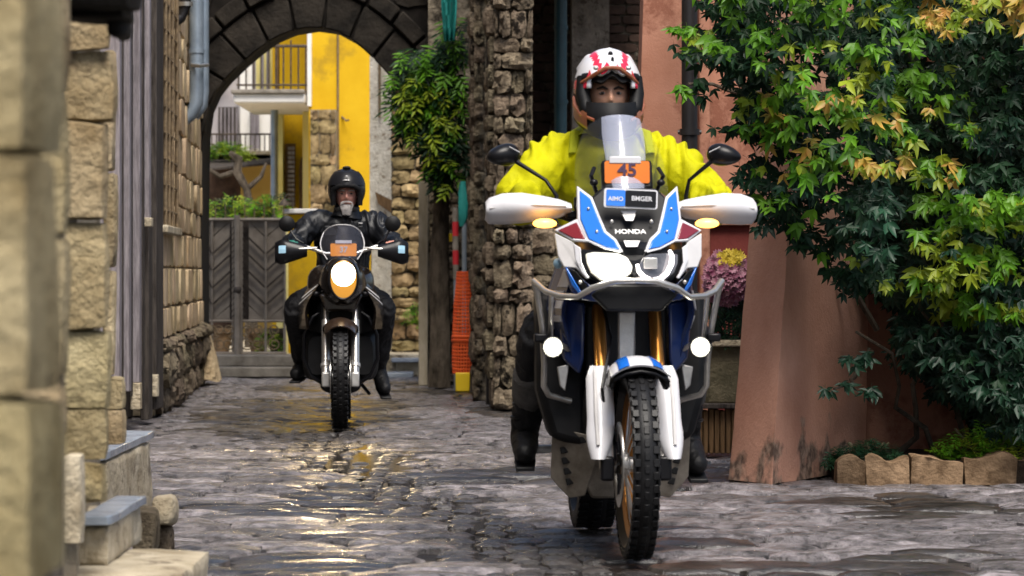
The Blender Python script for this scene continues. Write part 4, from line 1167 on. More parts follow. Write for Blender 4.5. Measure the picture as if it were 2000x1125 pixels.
# low plants in the bed
def low_plant(name, label, cx_, py_, rx, rh, Y, n_, mats_, s=.07, cat='plant', seed=1, group=None):
    r = random.Random(seed); T = Thing(name, V((gx(cx_, Y), Y, max(.08, gz(py_, Y)))), label, cat, group)
    base = V((gx(cx_, Y), Y, max(.0, gz(py_, Y)))); groups = {}
    for i in range(n_):
        a = r.uniform(0, 2 * math.pi); q = math.sqrt(r.random())
        p = base + V((rx * q * math.cos(a), rx * .5 * q * math.sin(a), rh * (1 - .6 * q * q) * r.uniform(.15, 1)))
        mi = r.choice(mats_); groups.setdefault(mi, MB())
        Mw = leaf_matrix(p, s * r.uniform(.7, 1.2), r, V((0, -.6, .9))); b = SPRIG[r.randrange(5)]
        groups[mi]._add([Mw @ v for v in b.v], b.f)
    for mi, b in groups.items(): T.add('foliage', b, LEAFM[mi], kind='stuff', fixn=False, ang=80)
    sb = MB()
    for k in range(6):
        a = r.uniform(0, 6.28); sb.tube([base, base + V((rx * .3 * math.cos(a), rx * .2 * math.sin(a), rh * .4)), base + V((rx * .6 * math.cos(a), rx * .3 * math.sin(a), rh * .8))], .006, 5)
    T.add('stem', sb, M['stem']); return T
low_plant('leafy_plant', 'bright green leafy plant in the bed at the lower right edge', 1925, 905, .26, .22, 18.1, 190, [1, 1, 2], .07, seed=2)
low_plant('leafy_plant', 'dark green low herb behind the first edging bricks by the buttress', 1690, 905, .20, .13, 18.1, 190, [0, 0, 4], .06, seed=3)
low_plant('leafy_plant', 'pale leafy bush behind the left leaf of the gate', 455, 425, .38, .26, 38.2, 120, [2, 1, 0], .14, seed=4)
low_plant('leafy_plant', 'green bush right above the gate scrolls near the pillar', 530, 425, .22, .3, 38.0, 70, [2, 1, 0], .13, seed=5)
low_plant('leafy_plant', 'light green bush on the lilac house balcony', 440, 300, .35, .16, 45.4, 90, [1, 2], .16, seed=6)
low_plant('potted_plant', 'small green pot plant seen through the foot of the gate', 530, 690, .12, .3, 37.4, 30, [1, 2], .12, seed=7)
low_plant('wall_weed', 'small bright weed growing from the brown stone wall inside the arch', 812, 632, .07, .26, 37.3, 30, [1, 1, 2], .10, seed=8)
for (px, lab, c) in ((432, 'terracotta pot behind the left gate scrolls', 'terra'), (505, 'brown pot behind the middle gate scrolls', 'terra'), (545, 'dark pot beside the yellow gate pillar', 'darkwood')):
    T = Thing('flower_pot', W(px, 692, 37.6), lab, 'pot')
    T.add('pot', MB().lathe(V((gx(px, 37.6), 37.6, gz(692, 36.6))), (0, 0, 1), [(.0, 0), (.08, 0), (.12, .2), (.135, .2), (.135, .25), (.11, .25), (.10, .21), (.0, .21)], 16), M[c])
T = Thing('pergola_vine', W(465, 420, 40), 'gnarled brown vine trunk under the dark canopy beyond the gate', 'vine')
T.add('trunk', MB().tube([V((gx(492, 40), 40, .2)), W(490, 420, 40), W(482, 370, 40), W(462, 335, 40), W(466, 312, 40), W(450, 300, 40)], [.07, .06, .055, .06, .04, .03], 9).disp(lambda p: p + V((fbm(p, 8), 0, fbm(p + V((2, 2, 2)), 8))) * .03), M['bark'])
T.add('branch', MB().tube([W(462, 335, 40), W(430, 345, 40), W(405, 330, 40)], [.035, .03, .02], 7), M['bark'])
T.add('branch', MB().tube([W(482, 370, 40), W(510, 345, 40), W(520, 318, 40)], [.035, .025, .015], 7), M['bark'])

# leafy tree by the arch
T = Thing('small_tree', W(858, 742, 32.6), 'small tree with pointed leaves and a bare trunk right of the arch', 'tree')
ty = 32.6
T.add('trunk', MB().tube([V((gx(858, ty), ty, 0)), W(860, 640, ty), W(856, 540, ty), W(860, 440, ty), W(864, 340, ty), W(872, 250, ty), W(880, 130, ty)], [.11, .095, .09, .085, .07, .05, .03], 12).disp(lambda p: p + V((fbm(p, 6), fbm(p + V((7, 0, 0)), 6), 0)) * .03), M['bark'])
for pts in (((866, 300), (840, 250), (800, 215)), ((872, 250), (850, 170), (812, 110)), ((876, 200), (888, 120), (884, 60)), ((864, 330), (890, 280), (900, 220))):
    T.add('branch', MB().tube([W(x, y, ty - .15) for x, y in pts], [.035, .022, .01], 7), M['bark'])
items = []; r = random.Random(31)
for (cx_, cy_, rx, ry, n_) in ((880, 70, 26, 42, 60), (850, 130, 58, 40, 150), (820, 200, 52, 38, 130), (868, 195, 44, 60, 150), (806, 165, 50, 30, 70), (870, 290, 42, 60, 130), (850, 250, 48, 40, 90), (800, 235, 30, 22, 50), (866, 335, 22, 34, 40), (800, 110, 26, 18, 22)):
    for i in range(int(n_ * .62)):
        a = r.uniform(0, 6.28); q = math.sqrt(r.random())
        px, py = cx_ + rx * q * math.cos(a), cy_ + ry * q * math.sin(a); dep = r.random()
        mi = (1 if noise.noise(V((px / 22, py / 18, 5))) > -.08 else 0) if (dep < .45 and py < 240) else (0 if r.random() < .8 else 1)
        if dep < .08 and py > 150: mi = 2
        items.append((W(px, py, ty - .25 - (1 - dep) * .4 + .2), r.uniform(.10, .17), mi))
LANCE = [spray_leaf(s + 20, 7, .24, .8) for s in range(5)]
for b in LANCE:
    b.v = [v * .95 for v in b.v]
LANCE_ME = [[b.build('leaf', m, link=False, fixn=False, ang=80) for b in LANCE] for m in LEAFM]
scatter(T, items, LANCE, 'leaf_sprig', 260, LANCE_ME)

# flowers in the trough
T = Thing('pink_flowers', W(1425, 665, 20.8), 'mound of pink chrysanthemums with a mustard yellow tuft above the stone trough', 'flowers')
r = random.Random(5); groups = [MB(), MB(), MB()]
fl = MB()
for k in range(8):
    a = k * math.pi / 4
    leaflet(fl, V((0, 0, 0)), V((math.cos(a), -.25, math.sin(a))), V((0, -1, 0)), .5, .28, -.1)
for i in range(330):
    a = r.uniform(0, 6.28); q = math.sqrt(r.random())
    px, py = 1422 + 48 * q * math.cos(a), 543 + 54 * q * math.sin(a)
    if px > 1480: continue
    yel = (px - 1430) ** 2 / 24 ** 2 + (py - 506) ** 2 / 20 ** 2 < 1
    p = W(px, py, 20.7 - .18 * math.sqrt(max(0, 1 - q * q)) + r.uniform(-.02, .02))
    Mw = leaf_matrix(p, r.uniform(.045, .07), r, V((-.1, -1, .5))); groups[1 if yel else 0]._add([Mw @ v for v in fl.v], fl.f)
T.add('pink_blooms', groups[0], M['petal'], kind='stuff', fixn=False, flat=True); T.add('yellow_blooms', groups[1], M['petal_y'], kind='stuff', fixn=False, flat=True)
gl = MB()
for i in range(190):
    px, py = r.uniform(1384, 1466), r.uniform(575, 668); p = W(px, py, 20.75 + r.uniform(-.1, .15))
    Mw = leaf_matrix(p, r.uniform(.05, .08), r); b = SPRIG[r.randrange(5)]; gl._add([Mw @ v for v in b.v], b.f)
T.add('foliage', gl, LEAFM[0], kind='stuff', fixn=False, ang=80)
T.add('core', MB().ell(W(1424, 560, 20.85), (.13, .12, .2), 12, 10), M['soil'])
sb = MB()
for k in range(7): sb.tube([W(1400 + k * 8, 668, 20.85), W(1396 + k * 9, 600, 20.8)], .007, 5)
T.add('stem', sb, M['stem'])
# ------------------------------------------------------------------ motorcycles
class Frame:
    def __init__(s, px, Y, yaw):
        s.o = V((gx(px, Y), Y, 0)); s.yaw = yaw; s.Y = Y
        s.Ri = Matrix.Rotation(-yaw, 3, 'Z')
    def P(s, px, py, d): return s.Ri @ (W(px, py, s.Y + d) - s.o)
def mirx(p): return V((-p[0], p[1], p[2]))
def both(fn):
    for sg in (-1, 1): fn(sg)

def wheel(T, name, cy, cz, R_, tw, rim_r, rim_m, spokes=18, disc=None, knob=True, cx=0.0, shelf=1.0):
    w = bpy.data.objects.new(name, None); COL.objects.link(w); w.parent = T.o
    c = V((cx, cy, cz)); ax = V((1, 0, 0)); h = tw / 2
    prof = []
    for k in range(15):
        a = math.pi * k / 14
        prof.append((R_ - h * .95 + h * .95 * math.sin(a) ** .8, -h * math.cos(a)))
    prof += [(rim_r, h * .55), (rim_r, -h * .55)]
    t = T.add('tyre', MB().lathe(c, ax, prof, 56, close=True), M['rubber'], w)
    if knob:
        kb = MB(); r = random.Random(2)
        NK = 46
        for k in range(NK):
            for (off, wd, tl) in ((-.36, .24, 1), (.0, .2, 0), (.36, .24, -1)):
                a = 2 * math.pi * (k + (.5 if off else 0)) / NK
                ca, sa = math.cos(a), math.sin(a)
                rr = R_ - (.0 if off == 0 else h * .13) - .002
                rot = Matrix.Rotation(-a, 3, 'X') @ Matrix.Rotation(R(14 * tl), 3, 'Z')
                cc = c + V((off * tw, -ca * rr, sa * rr))
                # box: x width, radial y thickness, z along the tread
                kb.box(cc, (wd * tw, .012, 2 * math.pi * R_ / NK * .6), rot=Matrix.Rotation(-a, 3, 'X'))
            for sg in (-1, 1):
                a = 2 * math.pi * k / NK; rr = R_ - h * .42
                kb.box(c + V((sg * h * .93, -math.cos(a) * rr, math.sin(a) * rr)), (.010, h * .5, 2 * math.pi * R_ / NK * .5), rot=Matrix.Rotation(-a, 3, 'X'))
        T.add('tread_blocks', kb, M['rubber'], w, bevel=.0015, seg=1)
    rp = [(rim_r + .006, -h * .6), (rim_r + .006, -h * .5), (rim_r - .012, -h * .3), (rim_r - .014, h * .3), (rim_r + .006, h * .5), (rim_r + .006, h * .6), (rim_r - .026, h * .4), (rim_r - .028, -h * .4)]
    T.add('rim', MB().lathe(c, ax, rp, 48, close=True), M[rim_m], w)
    T.add('hub', MB().lathe(c, ax, [(.0, -h * 1.1), (.045, -h * 1.1), (.045, -h * .7), (.028, -h * .5), (.028, h * .5), (.045, h * .7), (.045, h * 1.1), (.0, h * 1.1)], 20), M['alu'], w)
    sp = MB()
    for k in range(spokes * 2):
        a = 2 * math.pi * k / (spokes * 2); b = a + (.35 if k % 2 else -.35); sg = 1 if (k // 2) % 2 else -1
        sp.tube([c + V((sg * h * .85, -math.cos(b) * .042, math.sin(b) * .042)), c + V((sg * h * .25, -math.cos(a) * (rim_r - .02), math.sin(a) * (rim_r - .02)))], .0022, 5)
    T.add('spokes', sp, M['steel'], w)
    if disc:
        for sg in (-1, 1):
            mb = MB().lathe(c + V((sg * (h + .016), 0, 0)), ax, [(disc, -.0025), (disc, .0025), (disc * .72, .0025), (disc * .72, -.0025)], 40, close=True)
            T.add('brake_disc', mb, M['steel'], w)
            cr = MB()
            for k in range(6):
                a = k * math.pi / 3; cr.tube([c + V((sg * (h + .014), -math.cos(a) * .04, math.sin(a) * .04)), c + V((sg * (h + .016), -math.cos(a + .3) * disc * .74, math.sin(a + .3) * disc * .74))], .006, 5)
            T.add('disc_carrier', cr, M['black_p'], w)
    return w

def surf_grid(mb, fn, nu, nv, th):
    """thick sheet from fn(u,v); th = offset vector function or vector"""
    top = [[V(fn(i / nu, j / nv)) for j in range(nv + 1)] for i in range(nu + 1)]
    off = V(th)
    vs = [p for r_ in top for p in r_] + [p + off for r_ in top for p in r_]
    n = (nu + 1) * (nv + 1); I = lambda i, j: i * (nv + 1) + j
    fs = []
    for i in range(nu):
        for j in range(nv):
            a, b, c, d = I(i, j), I(i + 1, j), I(i + 1, j + 1), I(i, j + 1)
            fs.append((a, b, c, d)); fs.append((d + n, c + n, b + n, a + n))
    for i in range(nu):
        for j in (0, nv):
            a, b = I(i, j), I(i + 1, j); fs.append((a, b, b + n, a + n) if j else (b, a, a + n, b + n))
    for j in range(nv):
        for i in (0, nu):
            a, b = I(i, j), I(i, j + 1); fs.append((b, a, a + n, b + n) if i else (a, b, b + n, a + n))
    return mb._add(vs, fs)

# ================= front motorcycle
FB = Frame(1243, 13.0, R(4.6)); P = FB.P
B = Thing('motorcycle', FB.o, 'white blue and maroon adventure motorcycle with lit headlight, number 45 and crash bars', 'motorcycle', 'motorcycles riding down the alley', yaw=FB.yaw, local=True)
LB = Matrix.Identity(4)
def badd(name, mb, m, parent=None, **k): return B.add(name, mb, M[m] if isinstance(m, str) else m, parent, **k)
wheel(B, 'front_wheel', 0.0, .345, .345, .094, .268, 'gold', 18, .155)
wheel(B, 'rear_wheel', 1.57, .325, .325, .155, .235, 'black_p', 16, None, knob=True)
# trunk of the machine
def sec(y, cx_, cz, rx, rz, pw=3.0): return sring(y, cx_, cz, rx, rz, 24, pw)
badd('engine', MB().rings([sec(.42, 0, .48, .10, .12), sec(.46, 0, .50, .15, .17), sec(.62, 0, .50, .18, .20), sec(.90, 0, .50, .17, .19), sec(1.05, 0, .50, .12, .14)]), 'engine')
for k in range(7):
    badd('cooling_fin', MB().box((0, .47, .44 + .024 * k), (.27, .06, .006)), 'engine')
badd('radiator', MB().box((0, .34, .78), (.30, .04, .28)), 'matt_black', bevel=.01)
badd('frame', MB().tube([(-.10, .40, 1.02), (-.13, .62, .85), (-.14, .9, .62), (-.12, 1.1, .42)], .02, 8).tube([(.10, .40, 1.02), (.13, .62, .85), (.14, .9, .62), (.12, 1.1, .42)], .02, 8), 'matt_black')
badd('tank', MB().rings([sec(.40, 0, 1.0, .14, .07), sec(.47, 0, 1.01, .19, .12), sec(.62, 0, .99, .215, .16), sec(.80, 0, .96, .19, .15), sec(.98, 0, .92, .12, .10)]), 'white_p')
badd('seat', MB().rings([sec(.92, 0, .90, .09, .04), sec(1.0, 0, .90, .13, .05), sec(1.3, 0, .90, .16, .05), sec(1.7, 0, .95, .15, .045), sec(1.9, 0, .98, .10, .03)]), 'matt_black')
badd('tail', MB().rings([sec(1.1, 0, .82, .10, .05), sec(1.5, 0, .86, .14, .05), sec(1.95, 0, .93, .09, .03)]), 'white_p')
badd('swingarm', MB().tube([(-.13, 1.0, .42), (-.12, 1.3, .38), (-.12, 1.6, .33)], .03, 8).tube([(.13, 1.0, .42), (.12, 1.3, .38), (.12, 1.6, .33)], .03, 8), 'alu')
badd('exhaust', MB().tube([(.16, .95, .42), (.21, 1.2, .52), (.22, 1.5, .66), (.22, 1.8, .74)], [.03, .045, .055, .055], 14), 'steel')
badd('rear_mudguard', MB().tube([(0, 1.05, .62), (0, 1.25, .74), (0, 1.5, .76)], [.05, .07, .07], 10, flat=1.0), 'matt_black')
# forks
def fork(sg):
    x = .105 * sg
    top, bot = V((x, .42, 1.08)), V((x, .03, .33))
    f = badd('fork_tube', MB().tube([top, top.lerp(bot, .62)], .0245, 16), 'gold')
    badd('fork_leg', MB().tube([top.lerp(bot, .55), bot], [.028, .027], 14), 'alu')
    badd('axle_clamp', MB().box(bot + V((0, .0, .0)), (.05, .07, .09)), 'black_p', bevel=.01)
    badd('brake_caliper', MB().box(V((.085 * sg, .115, .40)), (.045, .06, .13), rot=Matrix.Rotation(R(-30), 3, 'X')), 'black_p', bevel=.012)
    # guard: long tapered blade in front of the leg
    def fn(u, v):
        z = .70 - u * .335; yc = .175 - u * .150
        wtop = .045 + .012 * math.sin(u * math.pi)
        w = (.034 + .016 * min(1, u * 8)) * (1 - .45 * max(0, (u - .72) / .28) ** 1.5)
        xo = .118 + .004 * math.sin(u * 3)
        a = (v - .5) * 2
        skew = .018 * max(0, (u - .6)) / .4
        return V(((xo + a * w + skew) * sg, yc - .055 + .035 * a * a, z))
    badd('fork_guard', surf_grid(MB(), fn, 14, 8, (0, .012, 0)), 'white_p', ang=60)
    badd('guard_rib', MB().tube([fn(.05, .75) + V((0, -.004, 0)), fn(.5, .7) + V((0, -.006, 0)), fn(.85, .6) + V((0, -.004, 0))], .007, 8), 'grey_p')
both(fork)
badd('lower_triple_clamp', MB().box((0, .36, .93), (.27, .08, .05)), 'black_p', bevel=.012)
badd('steering_column', MB().box((0, .34, .80), (.07, .05, .2)), 'alu', bevel=.01)
# front fender
def fen(u, v):
    a = R(24 - 108 * u); r_ = .400 - .02 * u
    s = (v - .5) * 2; w = (.108 - .03 * u)
    drop = .045 * abs(s) ** 2.2
    return V((s * w, -math.sin(a) * (r_ - drop), .345 + math.cos(a) * (r_ - drop)))
fd = badd('front_fender', surf_grid(MB(), fen, 16, 12, (0, .004, -.006)), 'white_p', ang=70)
def fen_l(v0, v1, u0=.0, u1=.9):
    mb = MB(); return surf_grid(mb, lambda u, v: fen(u0 + (u1 - u0) * u, v0 + (v1 - v0) * v) * 1.0 + V((0, -.003, .004)), 14, 3, (0, .002, -.002))
for a, b in ((.12, .30), (.70, .88)): badd('blue_stripe', fen_l(a, b), 'blue_p', fd, ang=70)
badd('fender_underside', MB().rings([[fen(u / 8, v) + V((0, .02 * 0 + .012, -.02)) for v in (0, .1, .25, .5, .75, .9, 1)] for u in range(9)], closed_ring=False, cap=False), 'black_p', fd, solid=.012)
badd('fender_skirt', MB().plate([V((x, -.10, z)) for x, z in ((-.100, .690), (.100, .690), (.112, .63), (.098, .615), (.072, .675), (-.072, .675), (-.098, .615), (-.112, .63))], .10), 'black_p', fd, bevel=.006)

# ----- head fairing, measured on the side left in the photograph, then mirrored
CLP = 1237
def fx(px): return (px - CLP) / 534.0
def fz(py, d=.12): return gz(py, 13.0 + d)
def dep(x, z):       # depth of the fairing skin at |x|, z
    x = abs(x)
    return .055 + 1.15 * x ** 1.6 + max(0, (z - 1.08)) * .62 + max(0, 1.02 - z) * .25
def fp(px, py, lift=0.0, sg=1):
    x = fx(px); d = dep(x, fz(py)); z = fz(py, d)
    return V((x * sg * 1.0, d - lift, z))
def panel(name, pts, m, lift=0.0, th=.02, parent=None, bev=.004, sides=(1, -1)):
    for sg in sides:
        badd(name, MB().plate([fp(x, y, lift, sg) for x, y in pts], th), m, parent, bevel=bev)
# black body behind
rg = []
for (y, cz, rx, rz) in ((.10, 1.045, .10, .085), (.13, 1.045, .15, .11), (.2, 1.05, .185, .135), (.30, 1.07, .215, .16), (.42, 1.05, .22, .15), (.55, 1.0, .18, .12)):
    rg.append(sec(y, 0, cz, rx, rz, 2.6))
badd('fairing_body', MB().rings(rg), 'black_p')
badd('nose_panel', MB().plate([fp(x, y, .006) for x, y in ((1163, 386), (1172, 425), (1184, 458), (1210, 488), (1222, 520), (1237, 548), (1252, 520), (1264, 488), (1290, 458), (1302, 425), (1311, 386), (1290, 368), (1184, 368))], .05), 'matt_black', bevel=.008)
blue = [(1141, 372), (1160, 388), (1172, 425), (1182, 454), (1200, 470), (1209, 487), (1184, 482), (1152, 467), (1139, 428)]
def grow(pts, k):
    c = V((sum(p[0] for p in pts) / len(pts), sum(p[1] for p in pts) / len(pts))); out = []
    n = len(pts)
    area = sum(pts[i][0] * pts[(i + 1) % n][1] - pts[(i + 1) % n][0] * pts[i][1] for i in range(n)); sgn = 1 if area > 0 else -1
    for i in range(n):
        a, b, c_ = V(pts[i - 1]), V(pts[i]), V(pts[(i + 1) % n])
        n1 = V(((b - a).y, -(b - a).x)).normalized(); n2 = V(((c_ - b).y, -(c_ - b).x)).normalized()
        m_ = (n1 + n2); m_ = m_ / max(.45, m_.length_squared / 2 + .0)
        q = b + m_ * k * sgn * (1 if m_.length < 2.0 else .6); out.append((q.x, q.y))
    return out
panel('white_edge_panel', grow(blue, 5), 'white_p', .012, .03)
panel('blue_panel', blue, 'blue_p', .020, .012)
mar = [(1096, 450), (1132, 434), (1147, 468), (1126, 467)]
panel('white_edge_panel', grow(mar, 5), 'white_p', .010, .03)
panel('maroon_panel', mar, 'maroon_p', .018, .012)
panel('white_brow', [(1091, 455), (1126, 473), (1128, 498), (1136, 520), (1147, 541), (1142, 541), (1127, 524), (1105, 522), (1095, 500)], 'grey_p', .004, .04)
panel('white_brow', [(1122, 470), (1150, 472), (1184, 487), (1212, 494), (1212, 490), (1150, 465), (1124, 464)], 'white_p', .016, .03)
panel('white_brow', [(1124, 476), (1137, 484), (1137, 512), (1146, 534), (1152, 543), (1146, 545), (1134, 530), (1127, 505)], 'white_p', .014, .03)
for (x, y) in ((1155, 408), (1168, 452)):
    for sg in (1, -1): badd('panel_bolt', MB().ell(fp(x, y, .024, sg), (.006, .004, .006), 10, 6), 'steel')
for sg in (1, -1): badd('panel_bolt', MB().ell(fp(1198, 433, .012, sg), (.0075, .004, .0075), 10, 6), 'steel')
badd('headlight_surround', MB().plate([fp(x, y, .0) for x, y in ((1136, 486), (1184, 492), (1237, 510), (1290, 492), (1338, 486), (1334, 520), (1318, 545), (1290, 560), (1237, 566), (1184, 560), (1156, 545), (1140, 520))], .06), 'black_p', bevel=.01)
lampL = [(1147, 497), (1160, 494), (1205, 496), (1222, 504), (1231, 521), (1228, 534), (1212, 545), (1190, 551), (1172, 546), (1156, 532), (1149, 514)]
hl1 = badd('headlight', MB().plate([fp(x, y, .014) for x, y in grow(lampL, 1.5)], .03), 'lamp_edge', bevel=.006)
badd('projector_lens', MB().plate([fp(x, y, .024) for x, y in grow(lampL, -4)], .012), 'lamp', hl1, bevel=.005)
lampR = [(2 * CLP - x, y) for x, y in lampL]
hr = badd('headlight', MB().plate([fp(x, y, .010) for x, y in lampR], .03), 'lens', bevel=.004)
led = [(1241, 516), (1244, 530), (1254, 541), (1270, 548), (1288, 545), (1302, 533), (1311, 516), (1313, 500), (1309, 489)]
badd('led_ring', MB().tube([fp(x, y, .018) for x, y in led], [.006, .008, .009, .0095, .0095, .0095, .0095, .009, .006], 10), 'led', hr)
badd('reflector', MB().box(fp(1268, 514, .012), (.05, .006, .04)), 'alu', hr, bevel=.004)
panel('lower_blue_panel', [(1109, 530), (1118, 524), (1140, 545), (1160, 562), (1190, 572), (1237, 576), (1237, 590), (1180, 592), (1140, 585), (1120, 570)], 'navy_p', .0, .05)
panel('blue_rib', [(1107, 522), (1111, 524), (1126, 552), (1142, 578), (1136, 578), (1119, 556)], 'blue_p', .012, .03)
panel('chin_vent', [(1112, 524), (1128, 530), (1146, 556), (1156, 574), (1144, 574), (1128, 552)], 'matt_black', .010, .03)
for sg in (1, -1): badd('panel_bolt', MB().ell(fp(1134, 551, .018, sg), (.008, .005, .008), 10, 6), 'steel')
# logo marks on the nose
def tmat(p, s=1.0): return Matrix.Translation(p) @ Matrix.Rotation(R(90 - 30), 4, 'X')
p0 = V((fx(1232), dep(0, 1.13) - .003, fz(453)))
tm = text_mb("HONDA", .0245, Matrix.Translation(fp(1232, 453, .010)) @ Matrix.Rotation(R(62), 4, 'X') @ Matrix.Diagonal((1.25, 1, 1, 1)), .002)
badd('maker_lettering', tm, 'grey_p', flat=True)
for k, (w_, y_) in enumerate(((.052, 412), (.044, 419), (.034, 425))):
    badd('wing_emblem', MB().plate([fp(1232 - w_ * 300, y_, .010), fp(1232 + w_ * 300, y_ - 1, .010), fp(1232 + w_ * 210, y_ + 6, .010), fp(1232 - w_ * 210, y_ + 6, .010)], .01), 'grey_p', flat=True)
badd('wing_emblem', MB().plate([fp(x, y, .010) for x, y in ((1218, 470), (1250, 470), (1244, 482), (1222, 482))], .01), 'grey_p', flat=True)
# sticker plate
def rr(cx_, cz_, w, h, r_, y, n=5):
    out = []
    for (sx, sz, a0) in ((1, 1, 0), (-1, 1, 90), (-1, -1, 180), (1, -1, 270)):
        for k in range(n + 1):
            a = R(a0 + 90 * k / n); out.append(V((cx_ + sx * (w / 2 - r_) + r_ * math.cos(a), y, cz_ + sz * (h / 2 - r_) + r_ * math.sin(a))))
    return out
sy = .15; sx_ = P(1232, 388, sy).x; szz = P(1232, 388, sy).z
tilt = Matrix.Translation((sx_, sy, szz)) @ Matrix.Rotation(R(-8), 4, 'X') @ Matrix.Rotation(R(2.5), 4, 'Y')
def tl(mb): return mb.disp(lambda p: tilt @ p)
pl = badd('sticker_plate', tl(MB().plate(rr(0, 0, .198, .072, .01, 0), .006)), 'white_p')
badd('black_field', tl(MB().plate(rr(.036, 0, .114, .060, .006, -.004), .004)), 'black_p', pl)
badd('blue_field', tl(MB().plate(rr(-.056, 0, .070, .060, .006, -.004), .004)), 'blue_p', pl)
badd('plate_text', tl(text_mb("BMGER", .024, Matrix.Translation((.040, -.005, 0)) @ Matrix.Rotation(R(90), 4, 'X'), .0006)), 'white_p', pl, flat=True)
badd('plate_text', tl(text_mb("AIMO", .022, Matrix.Translation((-.056, -.005, -.004)) @ Matrix.Rotation(R(90), 4, 'X'), .0006)), 'white_p', pl, flat=True)
# number board 45
ny = .33; q = P(1225, 336, ny); tilt = Matrix.Translation(q) @ Matrix.Rotation(R(-6), 4, 'X')
nb = badd('number_board', tl(MB().plate(rr(0, 0, .168, .083, .008, 0), .006)), 'orange')
badd('board_digits', tl(text_mb("45", .066, Matrix.Translation((0, -.003, .006)) @ Matrix.Rotation(R(90), 4, 'X') @ Matrix.Diagonal((1.1, 1, 1, 1)), .0008)), 'ink', nb, flat=True)
q2 = P(1221, 313, ny); badd('white_strip', MB().plate([q2 + V((x, 0, z)) for x, z in ((-.06, -.012), (.06, -.012), (.058, .014), (-.058, .014))], .02), 'white_p', bevel=.003)
badd('instrument_panel', MB().box(P(1224, 345, .37), (.19, .05, .12), rot=Matrix.Rotation(R(-22), 3, 'X')), 'matt_black', bevel=.012)
both(lambda sg: badd('screen_bracket', MB().tube([V((.10 * sg, .34, 1.31)), V((.135 * sg, .30, 1.40)), V((.12 * sg, .33, 1.43))], .008, 8), 'black_p'))
both(lambda sg: badd('screen_knob', MB().ell(V((.125 * sg, .29, 1.375)), (.016, .012, .013), 10, 8), 'black_p'))
# windscreen
def ws(u, v):
    s = (v - .5) * 2; z0, z1 = 1.27, 1.635
    z = z0 + (z1 - z0) * u - .05 * u * abs(s) ** 3
    w = .165 + .02 * math.sin(u * 2.4) - .055 * u ** 2.2
    y = .235 + .27 * u + .13 * s * s
    return V((s * w - .004, y, z))
badd('windscreen', surf_grid(MB(), ws, 14, 14, (0, .004, 0)), 'screen', ang=80)
badd('painted_screen_glare', surf_grid(MB(), lambda u, v: ws(.12 + .88 * u, .5 + (v - .5) * (.30 + .30 * u) + .03) + V((0, -.003, .001)), 12, 6, (0, .001, 0)), 'band', ang=80)  # pale strip painted in for a reflection on the windscreen
# bars, guards, mirrors
hb = [V((-.42, .53, 1.27)), V((-.26, .50, 1.265)), V((-.13, .45, 1.22)), V((0, .44, 1.20)), V((.13, .45, 1.22)), V((.26, .50, 1.265)), V((.42, .53, 1.27))]
badd('handlebar', MB().tube(hb, .0125, 12), 'black_p')
def guard(sg):
    xs = [(.195, 1.262, 1.300), (.24, 1.246, 1.316), (.30, 1.236, 1.328), (.38, 1.226, 1.340), (.45, 1.222, 1.338), (.498, 1.224, 1.322), (.512, 1.240, 1.305)]
    def fn(u, v):
        t = u * 6; i = min(5, int(t)); f = t - i; a, b = xs[i], xs[i + 1]
        x = a[0] + (b[0] - a[0]) * f; z0 = a[1] + (b[1] - a[1]) * f; z1 = a[2] + (b[2] - a[2]) * f
        s = (v - .5) * 2
        return V((x * sg, .40 + .045 * s * s + .75 * max(0, x - .38) ** 1.3 + (.02 * (1 - v)), z0 + (z1 - z0) * v))
    hg = badd('handguard', surf_grid(MB(), fn, 18, 10, (0, .028, 0)), 'white_p', ang=60)
    badd('guard_crease', MB().tube([fn(.08, .66) + V((0, -.003, 0)), fn(.4, .62) + V((0, -.003, 0)), fn(.86, .6) + V((0, -.002, 0))], .003, 6), 'grey_p', hg)
    badd('grip', MB().tube([V((.30 * sg, .505, 1.267)), V((.43 * sg, .53, 1.27))], .019, 12), 'rubber')
    badd('lever', MB().tube([V((.22 * sg, .46, 1.27)), V((.30 * sg, .44, 1.262)), V((.42 * sg, .455, 1.265))], .007, 8), 'alu')
    badd('switch_housing', MB().box(V((.26 * sg, .50, 1.275)), (.06, .05, .05)), 'black_p', bevel=.01)
    # mirror
    mpos = P(983 if sg < 0 else 1414, 303, .50)
    base = V((.245 * sg, .50, 1.28))
    s1 = P(1066 if sg < 0 else 1346, 352, .5)
    m_ = badd('mirror', MB().ell(mpos, (.066, .042, .041), 20, 14, rot=Matrix.Rotation(R(8 * sg), 3, 'Y') @ Matrix.Rotation(R(-12 * sg), 3, 'Z'), fn=lambda p, d: V((p.x, p.y, p.z * (1 - .25 * (p.x * sg / .066)) )) if True else p), 'black_p')
    badd('mirror_glass', MB().ell(mpos + V((0, .03, 0)), (.058, .016, .034), 18, 10), 'lens', m_)
    badd('mirror_stem', MB().tube([base, base + V((.0, -.005, .05)), s1, mpos + V((-.045 * sg, 0, -.022))], [.009, .008, .007, .009], 10), 'black_p', m_)
    badd('lens_edge', MB().tube([mpos + V((-.06 * sg, -.03, .01)), mpos + V((-.02 * sg, -.041, .03))], .002, 5), 'grey_p', m_)
    # indicator
    ip = P(1064 if sg < 0 else 1381, 437, .36)
    ind = badd('indicator', MB().ell(ip, (.045, .028, .020), 18, 12, fn=lambda p, d: V((p.x, p.y, p.z * (1 if d.z > 0 else .8)))), 'amber')
    badd('indicator_stalk', MB().tube([ip + V((-.03 * sg, .02, 0)), V((.19 * sg, .36, 1.17))], .012, 8), 'black_p', ind)
both(guard)
badd('phone_clamp', MB().box((-.165, .44, 1.30), (.04, .03, .05)).box((-.19, .46, 1.26), (.05, .03, .03)).box((.17, .44, 1.29), (.04, .03, .04)), 'black_p', bevel=.006)
